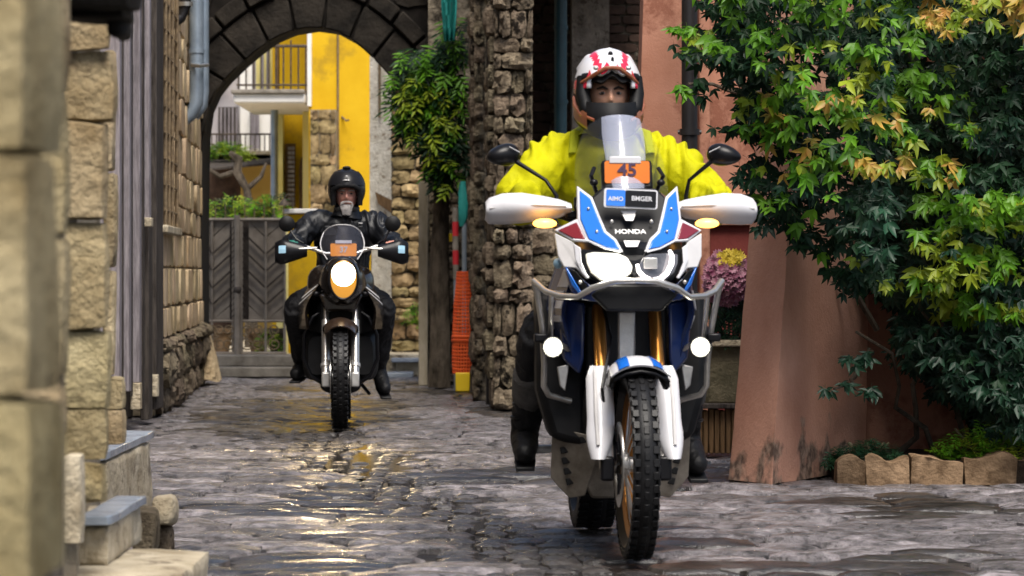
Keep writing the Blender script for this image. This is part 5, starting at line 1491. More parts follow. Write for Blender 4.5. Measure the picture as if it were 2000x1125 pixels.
# tank shrouds and graphics
def shroud(sg):
    def fn(u, v):
        # u: top -> bottom, v: front -> rear
        z = 1.06 - u * .36; x = .20 + .055 * math.sin(min(1, u * 1.6) * math.pi * .5) - .11 * max(0, u - .45)
        return V(((x + .05 * v * (1 - u * .4)) * sg, .22 + .28 * v + .12 * u, z))
    sh_ = badd('tank_shroud', surf_grid(MB(), fn, 12, 6, (-.02 * sg, .03, 0)), 'navy_p' , ang=60)
    def dec(u0, u1, v0, v1): return surf_grid(MB(), lambda u, v: fn(u0 + (u1 - u0) * u, v0 + (v1 - v0) * v) + V((.003 * sg, -.003, 0)), 5, 3, (-.004 * sg, .004, 0))
    for (a, b, c, d) in ((.02, .20, .0, .5), (.24, .30, .10, .75), (.34, .42, .0, .35), (.34, .44, .45, .7), (.50, .56, .05, .55), (.56, .64, .6, .9)):
        badd('white_mark', dec(a, b, c, d), 'white_p', sh_, ang=70)
    # radiator shroud lower
    badd('radiator_shroud', MB().plate([V((x * sg, .30 + .06 * (x - .15) / .1, z)) for x, z in ((.155, .93), (.255, .95), (.235, .72), (.175, .66), (.16, .72))], .10), 'navy_p', bevel=.012)
    badd('side_lamp_cover', MB().ell(V((.255 * sg, .33, 1.075)), (.018, .03, .02), 12, 10), 'decal_reflection')
    # crash bars
    r_ = .0115
    pl_ = [V((.0, .02, 1.012)), V((.075, .025, 1.010)), V((.155, .05, .985)), V((.205, .09, .952)), V((.265, .14, .955)), V((.312, .20, .972)), V((.350, .27, 1.010))]
    cb = badd('crash_bar', MB().tube([V((p.x * sg, p.y, p.z)) for p in pl_], r_, 12), 'steel')
    up = [V((.347, .27, 1.0)), V((.337, .28, .965)), V((.316, .30, .84)), V((.312, .32, .80)), V((.305, .34, .70)), V((.305, .36, .62)), V((.285, .38, .585)), V((.20, .42, .56))]
    badd('crash_bar_upright', MB().tube([V((p.x * sg, p.y, p.z)) for p in up], r_, 12), 'steel', cb)
    badd('crash_bar_stay', MB().tube([V((.29 * sg, .22, .958)), V((.285 * sg, .30, .80)), V((.19 * sg, .36, .74))], .010, 10), 'steel', cb)
    badd('clamp', MB().box(V((.322 * sg, .30, .80)), (.05, .05, .03)), 'black_p', cb, bevel=.006)
    # fog lamp
    fpz = P(1080 if sg < 0 else 1368, 678, .22)
    fl_ = badd('fog_lamp', MB().lathe(fpz + V((0, .035, 0)), (0, -1, 0), [(.0, -.02), (.022, -.02), (.034, .0), (.040, .02), (.040, .034), (.036, .036), (.0, .033)], 24), 'black_p')
    badd('lamp_lens', MB().lathe(fpz, (0, -1, 0), [(.0, -.002), (.037, -.002), (.036, .003), (.0, .004)], 24), 'lamp_edge', fl_)
    badd('bulb_lens', MB().lathe(fpz, (0, -1, 0), [(.0, .003), (.028, .004), (.024, .010), (.0, .013)], 24), 'lamp', fl_)
    badd('lamp_bracket', MB().tube([fpz + V((0, .04, 0)), V((.322 * sg, .31, .79))], .009, 8), 'black_p', fl_)
    # engine side pieces
    badd('crankcase_cover', MB().lathe(V((.17 * sg, .62, .48)), (sg, 0, 0), [(.11, 0), (.11, .03), (.09, .05), (.0, .055)], 24), 'engine')
    badd('wing_bracket', MB().plate([V((x * sg, .36, z)) for x, z in ((.21, .70), (.255, .69), (.245, .62), (.225, .60))], .02), 'alu', bevel=.004)
    badd('foot_peg', MB().tube([V((.15 * sg, .95, .36)), V((.30 * sg, .93, .355))], [.014, .018], 8), 'alu')
    badd('side_fairing_black', MB().plate([V((x * sg, .46 + .1 * (z - .5), z)) for x, z in ((.13, .97), (.32, .97), (.32, .60), (.27, .42), (.13, .38))], .16), 'matt_black', bevel=.03)
both(shroud)
badd('crash_bar_plate', MB().plate([V((x, .06, z)) for x, z in ((-.10, 1.0), (.10, 1.0), (.16, .96), (.10, .90), (-.10, .90), (-.16, .96))], .04), 'matt_black', bevel=.01)
# skid plate
def skid(sg):
    o_ = [(.262, .50), (.225, .455), (.10, .425), (.10, .33), (.135, .20), (.19, .19), (.235, .235), (.262, .27)]
    s_ = badd('skid_plate_wing', MB().plate([V((x * sg, .47 + (.262 - x) * -.45 + (.5 - z) * .35, z)) for x, z in o_], .008), 'skidplate', bevel=.003)
    for (x, z, w, h) in ((.19, .425, .018, .018), (.15, .415, .018, .018), (.215, .375, .024, .018), (.208, .335, .024, .018), (.20, .295, .024, .018), (.192, .255, .022, .018)):
        y = .47 + (.262 - x) * -.45 + (.5 - z) * .35
        badd('slot', MB().box(V((x * sg, y - .001, z)), (w * 1.35, .006, h * 1.45), rot=Matrix.Rotation(R(14 * sg), 3, 'Y')), 'matt_black', s_, bevel=.003)
both(skid)
badd('skid_plate', MB().plate([V((x, .44 + (.42 - z) * .35, z)) for x, z in ((-.13, .42), (.13, .42), (.135, .24), (.11, .19), (-.11, .19), (-.135, .24))], .02), 'skidplate', bevel=.01)
badd('side_stand', MB().tube([V((.2, .9, .32)), V((.26, .95, .2))], .012, 8), 'black_p')
badd('brake_hose', MB().tube([V((-.09, .12, .42)), V((-.12, .05, .62)), V((-.07, .20, .80)), V((-.10, .40, 1.0))], .006, 6), 'black_p')

# ================= rear motorcycle
RB = Frame(665, 23.87, R(2.6)); Q = RB.P
B2 = Thing('motorcycle', RB.o, 'dark brown single headlight touring enduro motorcycle further back before the arch', 'motorcycle', 'motorcycles riding down the alley', yaw=RB.yaw, local=True)
def cadd(name, mb, m, parent=None, **k): return B2.add(name, mb, M[m] if isinstance(m, str) else m, parent, **k)
wheel(B2, 'front_wheel', 0.0, .345, .345, .100, .268, 'black_p', 18, .14)
wheel(B2, 'rear_wheel', 1.5, .32, .32, .14, .23, 'black_p', 16, None)
def fork2(sg):
    x = .098 * sg; top, bot = V((x, .40, 1.05)), V((x, .03, .33))
    cadd('fork_tube', MB().tube([top, top.lerp(bot, .5)], .021, 12), 'steel')
    cadd('fork_leg', MB().tube([top.lerp(bot, .46), bot], [.030, .029], 14), 'steel')
    cadd('fork_cap', MB().tube([top.lerp(bot, .86), top.lerp(bot, .89)], .036, 12), 'alu')
    cadd('axle_clamp', MB().box(bot, (.055, .07, .10)), 'alu', bevel=.01)
    cadd('brake_caliper', MB().box(V((.085 * sg, .11, .40)), (.045, .06, .12), rot=Matrix.Rotation(R(-30), 3, 'X')), 'black_p', bevel=.012)
    # side fairing / tank
    def fn(u, v):
        z = 1.00 - .34 * u; x = .115 + .13 * math.sin(min(1, u * 1.3) * math.pi * .5) * (1 - .3 * max(0, u - .6)) + .06 * v
        return V((x * sg, .20 + .30 * v + .05 * u, z))
    sf = cadd('side_fairing', surf_grid(MB(), fn, 12, 6, (-.02 * sg, .03, 0)), 'paint_dark', ang=60)
    for (a, b) in ((.10, .16), (.24, .28)):
        cadd('silver_stripe', surf_grid(MB(), lambda u, v: fn(a + (b - a) * u + .25 * v, .1 + .8 * v) + V((.003 * sg, -.004, 0)), 2, 6, (0, .003, 0)), 'grey_p', sf, ang=60)
    # crash bar
    cadd('crash_bar', MB().tube([V((x_ * sg, y_, z_)) for x_, y_, z_ in ((.10, .34, .80), (.19, .30, .74), (.245, .34, .62), (.25, .38, .46), (.20, .42, .34), (.11, .45, .28))], .013, 10), 'black_p')
    cadd('engine_guard_bag', MB().rings([sec(.42, .16 * sg, .48, .06, .13), sec(.5, .17 * sg, .48, .09, .17), sec(.75, .17 * sg, .5, .09, .17), sec(.85, .15 * sg, .5, .05, .1)]), 'matt_black')
    # guards, mirrors
    g0, g1 = (537, 600) if sg < 0 else (798, 738)
    a = Q(g0, 492, .45); b = Q(g1, 490, .40)
    def gf(u, v):
        s = (v - .5) * 2; x = b.x + (a.x - b.x) * u; hh = .038 + .045 * min(1, u * 1.4) - .02 * max(0, u - .85) * 6
        return V((x, .40 + .03 * s * s + .10 * max(0, u - .7), b.z + s * hh - .01 * u))
    hg = cadd('handguard', surf_grid(MB(), gf, 12, 8, (0, .05, 0)), 'black_p', ang=60)
    cadd('painted_blue_reflection', surf_grid(MB(), lambda u, v: gf(.66 + .22 * u, .45 + .32 * v) + V((0, -.003, 0)), 2, 2, (0, .002, 0)), 'decal_reflection', hg, flat=True)  # light blue patch painted in for a reflection on the guard
    mp = Q(560 if sg < 0 else 767, 437, .48)
    mi = cadd('mirror', MB().lathe(mp + V((0, .02, 0)), (0, -1, 0), [(.0, -.02), (.04, -.018), (.055, .0), (.055, .008), (.04, .022), (.0, .027)], 24), 'matt_black')
    cadd('mirror_glass', MB().lathe(mp + V((0, .042, 0)), (0, 1, 0), [(.0, 0), (.05, 0), (.05, .002), (.0, .003)], 20), 'lens', mi)
    cadd('mirror_stem', MB().tube([V((.25 * sg, .47, 1.24)), V((.30 * sg, .47, 1.27)), mp + V((-.02 * sg, .02, -.04)), mp + V((0, .02, -.02))], .007, 8), 'black_p', mi)
    cadd('lever', MB().tube([V((.16 * sg, .42, 1.21)), V((.24 * sg, .40, 1.205)), V((.36 * sg, .43, 1.20))], .007, 8), 'steel')
    cadd('grip', MB().tube([V((.27 * sg, .47, 1.22)), V((.41 * sg, .50, 1.21))], .018, 12), 'rubber')
    cadd('indicator', MB().ell(V((.165 * sg, .24, .90)), (.03, .025, .02), 12, 8), 'black_p')
    cadd('foot_peg', MB().tube([V((.13 * sg, .9, .34)), V((.28 * sg, .88, .335))], .015, 8), 'alu')
both(fork2)
cadd('handlebar', MB().tube([V((-.41, .50, 1.21)), V((-.24, .47, 1.22)), V((-.1, .42, 1.17)), V((.1, .42, 1.17)), V((.24, .47, 1.22)), V((.41, .50, 1.21))], .0125, 12), 'steel')
cadd('engine', MB().rings([sec(.40, 0, .48, .10, .12), sec(.46, 0, .50, .16, .17), sec(.7, 0, .50, .18, .19), sec(1.0, 0, .48, .14, .14)]), 'engine')
cadd('inner_body', MB().rings([sec(.44, 0, .76, .16, .12), sec(.5, 0, .74, .22, .20), sec(.9, 0, .7, .2, .2)]), 'matt_black')
cadd('radiator', MB().box((0, .32, .74), (.28, .05, .22)), 'matt_black', bevel=.01)
cadd('tank', MB().rings([sec(.38, 0, .96, .16, .08), sec(.46, 0, .96, .22, .14), sec(.65, 0, .95, .23, .16), sec(.9, 0, .90, .15, .11)]), 'paint_dark')
cadd('seat', MB().rings([sec(.88, 0, .87, .10, .04), sec(1.0, 0, .87, .14, .05), sec(1.5, 0, .90, .15, .05), sec(1.8, 0, .94, .10, .03)]), 'matt_black')
cadd('tail', MB().rings([sec(1.1, 0, .80, .10, .05), sec(1.5, 0, .83, .13, .05), sec(1.85, 0, .88, .09, .03)]), 'paint_dark')
cadd('skid_plate', MB().rings([sec(.40, 0, .33, .09, .06), sec(.46, 0, .30, .14, .08), sec(.9, 0, .28, .14, .06)]), 'matt_black')
cadd('swingarm', MB().tube([(-.12, 1.0, .40), (-.11, 1.5, .32)], .028, 8).tube([(.12, 1.0, .40), (.11, 1.5, .32)], .028, 8), 'alu')
# nose with the tall oval lamp
def q3(px, py, d): return Q(px, py, d)
nose = MB()
nrings = []
for (y, cz, rx, rz) in ((.02, 1.0, .085, .125), (.06, 1.0, .112, .155), (.13, .985, .14, .165), (.24, .97, .16, .165), (.38, .95, .17, .14), (.45, .93, .15, .12)):
    nrings.append(sring(y, .012, cz, rx, rz, 28, 2.2))
nose.rings(nrings); cadd('front_fairing', nose, 'paint_dark')
lc = Q(671, 545, .02)
hl = cadd('headlight', MB().rings([sring(.035, lc.x, lc.z, .090, .130, 28, 2.1), sring(.0, lc.x, lc.z, .088, .128, 28, 2.1), sring(-.006, lc.x, lc.z, .080, .120, 28, 2.1)]), 'lamp_low')
cadd('bulb_reflector', MB().rings([sring(-.004, lc.x, lc.z + .032, .080, .082, 28, 2.1), sring(-.013, lc.x, lc.z + .032, .074, .076, 28, 2.1)]), 'lamp_warm', hl)
cadd('lamp_bezel', MB().tube([V((lc.x + .094 * math.cos(a), .004, lc.z + .134 * math.sin(a))) for a in [2 * math.pi * k / 32 for k in range(32)]], .010, 8, loop=True), 'black_p', hl)
def ws2(u, v):
    s = (v - .5) * 2; z = 1.13 + .235 * u - .05 * u * abs(s) ** 3
    w = .10 + .055 * math.sin(min(1, u * 1.5) * math.pi * .5) - .03 * u ** 3
    return V((s * w + .012, .08 + .20 * u + .09 * s * s, z))
wsc = cadd('windscreen', surf_grid(MB(), ws2, 12, 12, (0, .003, 0)), 'smoke', ang=80)
ed = [ws2(u / 10, 0) for u in range(11)] + [ws2(1, v / 10) for v in range(1, 10)] + [ws2(1 - u / 10, 1) for u in range(11)]
cadd('screen_edge', MB().tube(ed, .0035, 6), 'grey_p', wsc)
q = Q(671, 488, .30)
nb2 = cadd('number_board', MB().plate(rr(q.x, q.z, .175, .085, .008, .22), .006), 'orange2')
cadd('board_digits', text_mb("37", .055, Matrix.Translation((q.x, .216, q.z)) @ Matrix.Rotation(R(90), 4, 'X'), .0008), 'grey_p', nb2, flat=True)
cadd('white_strip', MB().box(V((q.x, .217, q.z + .054)), (.11, .006, .02)), 'white_p')
cadd('sticker', MB().box(V((q.x, .217, q.z - .060)), (.09, .006, .022)), 'decal_reflection')
cadd('instrument_panel', MB().box(V((q.x, .33, q.z - .02)), (.18, .05, .15)), 'matt_black', bevel=.01)
# fender
def fen2(u, v):
    a = R(30 - 100 * u); s = (v - .5) * 2; w = .10 + .02 * math.sin(u * math.pi); r_ = .40 - .06 * abs(s) ** 2.2
    return V((s * w, -math.sin(a) * r_, .345 + math.cos(a) * r_))
cadd('front_fender', surf_grid(MB(), fen2, 14, 10, (0, .004, -.008)), 'bronze', ang=70)
cadd('under_nose_panel', MB().plate([V((x, .14, z)) for x, z in ((-.15, .90), (.15, .90), (.10, .78), (-.10, .78))], .12), 'paint_dark', bevel=.02)
def beam(fr, T, loc, tgt, e, col, size=70):
    l = bpy.data.lights.new("headlight_beam", 'SPOT'); l.energy = e; l.spot_size = R(size); l.spot_blend = .9; l.color = col; l.shadow_soft_size = .05
    o = bpy.data.objects.new("headlight_beam", l); COL.objects.link(o); o.parent = T.o; o.location = loc
    o.rotation_euler = (V(tgt) - V(loc)).to_track_quat('-Z', 'Y').to_euler()
beam(RB, B2, V((.01, -.06, 1.05)), V((.2, -5.5, 0)), 18, (1, .72, .38))
beam(FB, B, V((-.09, -.0, 1.06)), V((-.6, -5.5, 0)), 15, (1, .88, .68))
cadd('side_stand', MB().tube([V((.12, .9, .3)), V((.20, .92, .20))], .012, 8), 'black_p')
# ------------------------------------------------------------------ people
def hring(c, rx, ry, n=28, pw=2.3, tiltv=None):
    out = []
    for k in range(n):
        q = 2 * math.pi * k / n; a, b = math.cos(q), math.sin(q)
        out.append(V(c) + V((rx * math.copysign(abs(a) ** (2 / pw), a), ry * math.copysign(abs(b) ** (2 / pw), b), 0)))
    return out
def smooth_path(pts, rad, k=5):
    P_, R_ = [], []
    n = len(pts); pts = [V(p) for p in pts]
    for i in range(n - 1):
        p0, p1, p2, p3 = pts[max(0, i - 1)], pts[i], pts[i + 1], pts[min(n - 1, i + 2)]
        for s in range(k):
            t = s / k
            P_.append(.5 * ((2 * p1) + (-p0 + p2) * t + (2 * p0 - 5 * p1 + 4 * p2 - p3) * t * t + (-p0 + 3 * p1 - 3 * p2 + p3) * t ** 3))
            R_.append(rad[i] + (rad[i + 1] - rad[i]) * t)
    P_.append(pts[-1]); R_.append(rad[-1]); return P_, R_
def limb(mb, pts, rad, n=14, k=5):
    p, r = smooth_path(pts, rad, k); mb.tube(p, r, n); mb.ell(p[-1], (r[-1],) * 3, 12, 8); mb.ell(p[0], (r[0],) * 3, 12, 8)
def head_mb(c, s=1.0, rot=None):
    def g(x, z, cx_, cz_, sx, sz): return math.exp(-((x - cx_) / sx) ** 2 - ((z - cz_) / sz) ** 2)
    def fn(p, d):
        x, y, z = p
        if z < 0:
            x *= 1 - .30 * (-z / .118) ** 1.6; 
            if y < 0: y *= 1 - .06 * (-z / .118)
            else: y *= 1 - .35 * (-z / .118)
        if y > 0: y *= 1.04
        if y < 0:
            f = 0
            f += .026 * g(x, z, 0, -.022, .011, .018) + .012 * g(x, z, 0, .004, .009, .024)      # nose
            f += .006 * g(abs(x), z, .012, -.032, .008, .008)                                       # nostrils wings
            f -= .014 * g(abs(x), z, .031, .008, .016, .012)                                        # eye sockets
            f += .006 * g(abs(x), z, .030, .028, .026, .008)                                        # brow ridge
            f += .006 * g(abs(x), z, .042, -.020, .018, .018)                                       # cheeks
            f += .006 * g(x, z, 0, -.058, .022, .005) + .006 * g(x, z, 0, -.070, .019, .005) - .004 * g(x, z, 0, -.064, .022, .003)  # lips
            f += .012 * g(x, z, 0, -.100, .022, .016)                                               # chin
            y -= f
        return V((x, y, z)) * s
    mb = MB().ell(c, (.076, .094, .118), 72, 60, fn=fn, rot=rot)
    for sg in (-1, 1): mb.ell(V(c) + V((sg * .077, .012, -.005)) * s, (.010 * s, .020 * s, .031 * s), 12, 10, rot=Matrix.Rotation(R(15 * sg), 3, 'Z'))
    return mb
def hand_mb(g0, sg, extra=0.0, sc=1.0):
    """hand closed round a bar that runs along x at g0; sg: -1 left in the picture"""
    g0 = V(g0); mb = MB(); r = .0085 + extra
    mb.ell(g0 + V((0, .034, .012)) * sc, (.043 * sc + extra, .024 * sc + extra, .026 * sc + extra), 16, 12)
    for k in range(4):
        x = (.031 - .0205 * k) * sg * sc; L = (.92, 1.0, .95, .78)[k] * sc
        pts = [V((x, .030, .020)), V((x, .012, .034 * L)), V((x, -.014, .032 * L)), V((x * .98, -.028 * L, .010)), V((x * .96, -.024 * L, -.012)), V((x * .95, -.008, -.022 * L))]
        limb(mb, [g0 + p for p in pts], [r * 1.1, r * 1.1, r * 1.05, r, r * .92, r * .85], 10, 3)
    xi = -.042 * sg * sc
    limb(mb, [g0 + V((xi * .6, .036, .0)), g0 + V((xi, .026, -.016)), g0 + V((xi * 1.05, .004, -.026)), g0 + V((xi * .85, -.014, -.022))], [r * 1.5, r * 1.25, r * 1.1, r * .9], 10, 3)
    return mb
def wrinkle(me, amp, sc, seed=0.0, st=(1, 1, 1), focus=None):
    me.update()
    vs = []
    for v in me.vertices:
        p = v.co; q = V((p.x * st[0], p.y * st[1], p.z * st[2]))
        w1 = noise.noise(q * sc + V((seed, 0, 0))); w2 = noise.noise(q * sc * 2.8 + V((0, seed, 3)))
        ridge = (1 - abs(w1) * 2.2) ** 3 if abs(w1) < .45 else 0
        r2 = (1 - abs(w2) * 2.5) ** 3 if abs(w2) < .4 else 0
        k = focus(p) if focus else 1
        vs.append(p + v.normal * amp * k * ((math.cos(w1 * 11) * .5) + r2 * .18 + w1 * .9))
    mb = MB(); mb.v = vs; mb.f = [list(p.vertices) for p in me.polygons]; mb.m = [0] * len(mb.f)
    return mb

def rider(fr, D, label, name='person'):
    """body, jacket, trousers, boots and gloves around one posed skeleton (frame of the motorcycle)"""
    T = Thing(name, fr.o + Matrix.Rotation(fr.yaw, 3, 'Z') @ V((0, D['pelvis'][1], 0)), label, 'person', 'riders of the two motorcycles', yaw=fr.yaw, local=True)
    off = V((0, -D['pelvis'][1], 0)); T.inv = Matrix.Translation(off)
    pel, ch, nk, hd = V(D['pelvis']), V(D['chest']), V(D['neck']), V(D['head'])
    hs = D.get('hs', 1.0)
    def torso(mb, e):
        n = 9; rings = []
        for i in range(n + 1):
            t = i / n; c = pel.lerp(ch, min(1, t / .72)) if t < .72 else ch.lerp(nk, (t - .72) / .28)
            prof = [(0, .155, .115), (.2, .160, .115), (.45, .155, .11), (.7, .185, .125), (.82, .19, .115), (.92, .13, .085), (1, .065, .06)]
            for j in range(len(prof) - 1):
                if prof[j][0] <= t <= prof[j + 1][0]:
                    f = (t - prof[j][0]) / (prof[j + 1][0] - prof[j][0]); rx = prof[j][1] + (prof[j + 1][1] - prof[j][1]) * f; ry = prof[j][2] + (prof[j + 1][2] - prof[j][2]) * f
            rings.append(hring(c, rx + e * (1 if t < .9 else .6), ry + e * (1 if t < .9 else .6)))
        mb.rings(rings)
    body = MB(); torso(body, -.012)
    body.mesh_h = None
    limb(body, [ch.lerp(nk, .6), nk, hd + V((0, .015, -.09))], [.055, .054, .052])
    h = head_mb(hd, hs); body._add(h.v, h.f)
    jac = MB(); torso(jac, D['je'])
    tro = MB(); 
    tro.rings([hring(pel + V((0, 0, -.10)), .14, .12), hring(pel + V((0, 0, -.04)), .175, .14), hring(pel + V((0, -.01, .05)), .17, .13)])
    boots, gloves = [], []
    for sg in (-1, 1):
        S, E, H_ = V(D['sh'][0 if sg < 0 else 1]), V(D['el'][0 if sg < 0 else 1]), V(D['ha'][0 if sg < 0 else 1])
        K, A, TO = V(D['kn'][0 if sg < 0 else 1]), V(D['an'][0 if sg < 0 else 1]), V(D['to'][0 if sg < 0 else 1])
        wr = H_ + V((0, .055, .012)); wr = wr + (E - wr).normalized() * .02
        limb(body, [S, S.lerp(E, .5), E, E.lerp(wr, .4), wr], [.052, .046, .039, .040, .027])
        hm = hand_mb(H_, sg); body._add(hm.v, hm.f)
        limb(body, [wr, H_ + V((0, .03, .012))], [.026, .024], 10, 3)
        je = D['je']
        limb(jac, [ch.lerp(nk, .45) + V((sg * .08, 0, .0)), S, S.lerp(E, .5), E, E.lerp(wr, .45), wr], [.085 + je * .5, .078 + je * .6, .066 + je, .058 + je, .052 + je, .040 + je * .5])
        hip = pel + V((sg * .095, -.02, -.03))
        limb(body, [hip, hip.lerp(K, .5), K, K.lerp(A, .4), A], [.085, .072, .055, .054, .036])
        limb(body, [A, A.lerp(TO, .5) + V((0, 0, -.01)), TO], [.038, .036, .028])
        te = D['te']
        limb(tro, [hip, hip.lerp(K, .5), K, K.lerp(A, .4), A.lerp(K, .12)], [.095 + te, .086 + te, .075 + te, .068 + te, .056 + te])
        b = MB(); dn = (TO - A).normalized()
        limb(b, [K.lerp(A, .62), A, A.lerp(TO, .45) + V((0, 0, -.012)), TO], [.058, .056, .052, .042])
        me = remesh(b, .008)
        bt = wrinkle(me, .003, 22, sg * 3.0)
        bo = T.add('boot', bt, M[D['boot_m']])
        # sole, buckles
        side = V((1, 0, 0)); a0 = A + V((0, .045, -.045)); a1 = A.lerp(TO, .5) + V((0, 0, -.062)); a2 = TO + dn * .035 + V((0, 0, -.036))
        sole = MB(); rings = []
        for (p, w) in ((a0, .036), (a1, .042), (a2, .036)):
            rings.append([p + V((-w, 0, 0)), p + V((w, 0, 0)), p + V((w, 0, -.016)), p + V((-w, 0, -.016))])
        T.add('sole', sole.rings(rings), M['rubber'], bo, bevel=.004)
        bk = MB()
        for t in (.70, .84):
            p = K.lerp(A, t); bk.tube([p + V((.060 * math.cos(q), .060 * math.sin(q), 0)) for q in [2 * math.pi * k / 16 for k in range(16)]], .007, 6, loop=True)
        T.add('strap', bk, M['black_p'], bo)
        gm = hand_mb(H_, sg, .0028); limb(gm, [wr + (E - wr).normalized() * .03, wr, H_ + V((0, .03, .012))], [.040, .036, .030], 12, 3)
        T.add('glove', wrinkle(remesh(gm, .005), .0015, 40, 1), M[D['glove_m'][0 if sg < 0 else 1]])
        if D.get('cuff'):
            p = K.lerp(A, .50)
            cb = MB(); limb(cb, [K.lerp(A, .42), K.lerp(A, .60)], [.078 + te, .072 + te])
            T.add('reflective_cuff', cb, M['greycloth'])
    T.add('body', MB().mesh(remesh(body, .005)), M[D['skin_m']], ang=180)
    f = lambda p: .55 + .9 * min(1, abs(p.x) / .3)
    T.add('jacket', wrinkle(remesh(jac, .008), D['fold'], 6.0, 2.0, (1.7, 1, .75), f), M[D['jacket_m']], ang=180)
    T.add('trousers', wrinkle(remesh(tro, .009), .008, 9, 5.0), M[D['trouser_m']], ang=180)
    # collar
    col_ = MB(); rings = []
    cz_ = D['collar']
    for (dz, rx, ry) in ((-.03, .115, .100), (.0, .095, .085), (.03, .088, .080), (.045, .084, .076), (.04, .074, .066), (.0, .072, .064)):
        rings.append([p + V((0, -.008 if k else 0, .012 * math.sin(2 * math.pi * k / 28 * 2))) for k, p in enumerate(hring(cz_ and (nk.x, nk.y - .005, cz_ + dz), rx, ry))])
    T.add('collar', col_.rings(rings, cap=False), M[D['collar_m']])
    # eyes and brows
    for sg in (-1, 1):
        e = hd + V((sg * .031, -.0765, .006)) * hs
        ey = T.add('eye', MB().ell(e, (.0125 * hs, .011 * hs, .0085 * hs), 14, 10), M['eyew'])
        T.add('iris', MB().ell(e + V((0, -.008, 0)) * hs, (.0065 * hs, .004 * hs, .0065 * hs), 12, 8), M['iris'], ey)
        T.add('eyelid', MB().tube([e + V((-.014, -.006, .003)), e + V((0, -.011, .0085)), e + V((.014, -.004, .003))], .0032, 6), M['skin'], ey)
        T.add('eyebrow', MB().tube([hd + V((sg * .012, -.094, .020)) * hs, hd + V((sg * .030, -.093, .028)) * hs, hd + V((sg * .052, -.078, .022)) * hs], [.004, .0055, .003], 7), M[D['brow_m']])
    return T

def shell(T, name, c, r, cut, mats, mfn=None, th=.012, fn=None, n=56, m=44):
    """thin helmet shell with the faces inside cut(x,y,z) left out"""
    tmp = MB().ell((0, 0, 0), r, n, m, fn=fn)
    mb = MB(); mb.v = [V(c) + p for p in tmp.v]
    for f in tmp.f:
        ce = sum((tmp.v[i] for i in f), V((0, 0, 0))) / len(f)
        if cut(ce): continue
        mb.f.append(f); mb.m.append(mfn(ce) if mfn else 0)
    return T.add(name, mb, mats, solid=th, ang=70)

# ---- rider in the hi-vis jacket
hc = FB.P(1187, 176, .80)
FR = rider(FB, dict(
    pelvis=(0, 1.12, .97), chest=(-.005, .98, 1.38), neck=(-.018, .87, 1.585), head=(hc.x, .79, 1.722), je=.027, te=.0,
    sh=((-.215, .93, 1.49), (.200, .93, 1.49)), el=((-.365, .78, 1.325), (.355, .78, 1.335)), ha=((-.36, .512, 1.268), (.36, .512, 1.268)),
    kn=((-.295, .70, .80), (.285, .70, .82)), an=((-.325, .97, .42), (.31, .98, .40)), to=((-.335, .83, .345), (.335, .86, .30)),
    skin_m='skin', jacket_m='hiviz', trouser_m='blackcloth', boot_m='matt_black', glove_m=('matt_black', 'matt_black'), collar_m='hiviz_d', brow_m='hair', collar=1.595, fold=.015, cuff=True),
    'rider in a bright hi-vis yellow jacket and a white and red peaked helmet')
def fadd(name, mb, m, parent=None, **k): return FR.add(name, mb, M[m] if isinstance(m, str) else m, parent, **k)
hx, hy, hz = hc.x, .80, 1.745
def hp(x, y, z): return V((hx + x, hy + y, hz + z))
def cutf(p): return p.y < -.03 and abs(p.x) < .082 + .02 * (p.z < 0) and -.20 < p.z < .052 or p.z < -.125
def hmat(p):
    x, z = p.x, p.z
    if z < .0: return 1
    k = abs(x) + .35 * max(0, p.y)
    if .035 < k - .25 * (z - .08) < .062 and z > .04: return 2
    if k > .095 and z < .07: return 2 if z < .03 else 3 if z < .045 else 0
    return 0
hs_ = shell(FR, 'helmet', (hx, hy, hz), (.132, .158, .160), cutf, [M['white_p'], M['peach'], M['red_p'], M['navy_p']], hmat)
fadd('helmet_lining', (lambda: (lambda mb: mb)(MB().ell((0, 0, 0), (.118, .142, .146), 40, 32)))().disp(lambda p: p + V((hx, hy, hz))) if False else MB().tube([hp(-.100, -.06, .045), hp(-.104, -.075, -.02), hp(-.095, -.095, -.075), hp(-.06, -.125, -.115), hp(0, -.14, -.125), hp(.06, -.125, -.115), hp(.095, -.095, -.075), hp(.104, -.075, -.02), hp(.100, -.06, .045)], [.026, .028, .028, .026, .026, .026, .028, .028, .026], 12), 'matt_black', hs_)
fadd('brow_lining', MB().tube([hp(-.10, -.075, .040), hp(-.05, -.118, .050), hp(0, -.128, .052), hp(.05, -.118, .050), hp(.10, -.075, .040)], .020, 10), 'matt_black', hs_)
def band(u, v):
    a = (u - .5) * R(206); c = max(0, math.cos(a)); s_ = math.sin(a)
    zt = -.048 - .010 * c + .045 * (1 - c) ** 2; zb = -.165 - .040 * c * c + .055 * (1 - c)
    k = math.sin(v * math.pi)
    return hp((.131 + .012 * k * c) * s_, .0 - (.150 + .050 * c * (.55 + .45 * k)) * math.cos(a) * (1 if math.cos(a) > 0 else .6), zb + (zt - zb) * v)
chin = [hp(-.128, .02, -.045), hp(-.124, -.04, -.085), hp(-.100, -.10, -.125), hp(-.055, -.165, -.155), hp(0, -.19, -.165), hp(.055, -.165, -.155), hp(.100, -.10, -.125), hp(.124, -.04, -.085), hp(.128, .02, -.045)]
fadd('chin_bar', surf_grid(MB(), band, 36, 8, (0, .016, 0)), 'matt_black', hs_, ang=60)
fadd('chin_vent', MB().ell(hp(0, -.186, -.125), (.040, .022, .026), 16, 12), 'black_p', hs_)
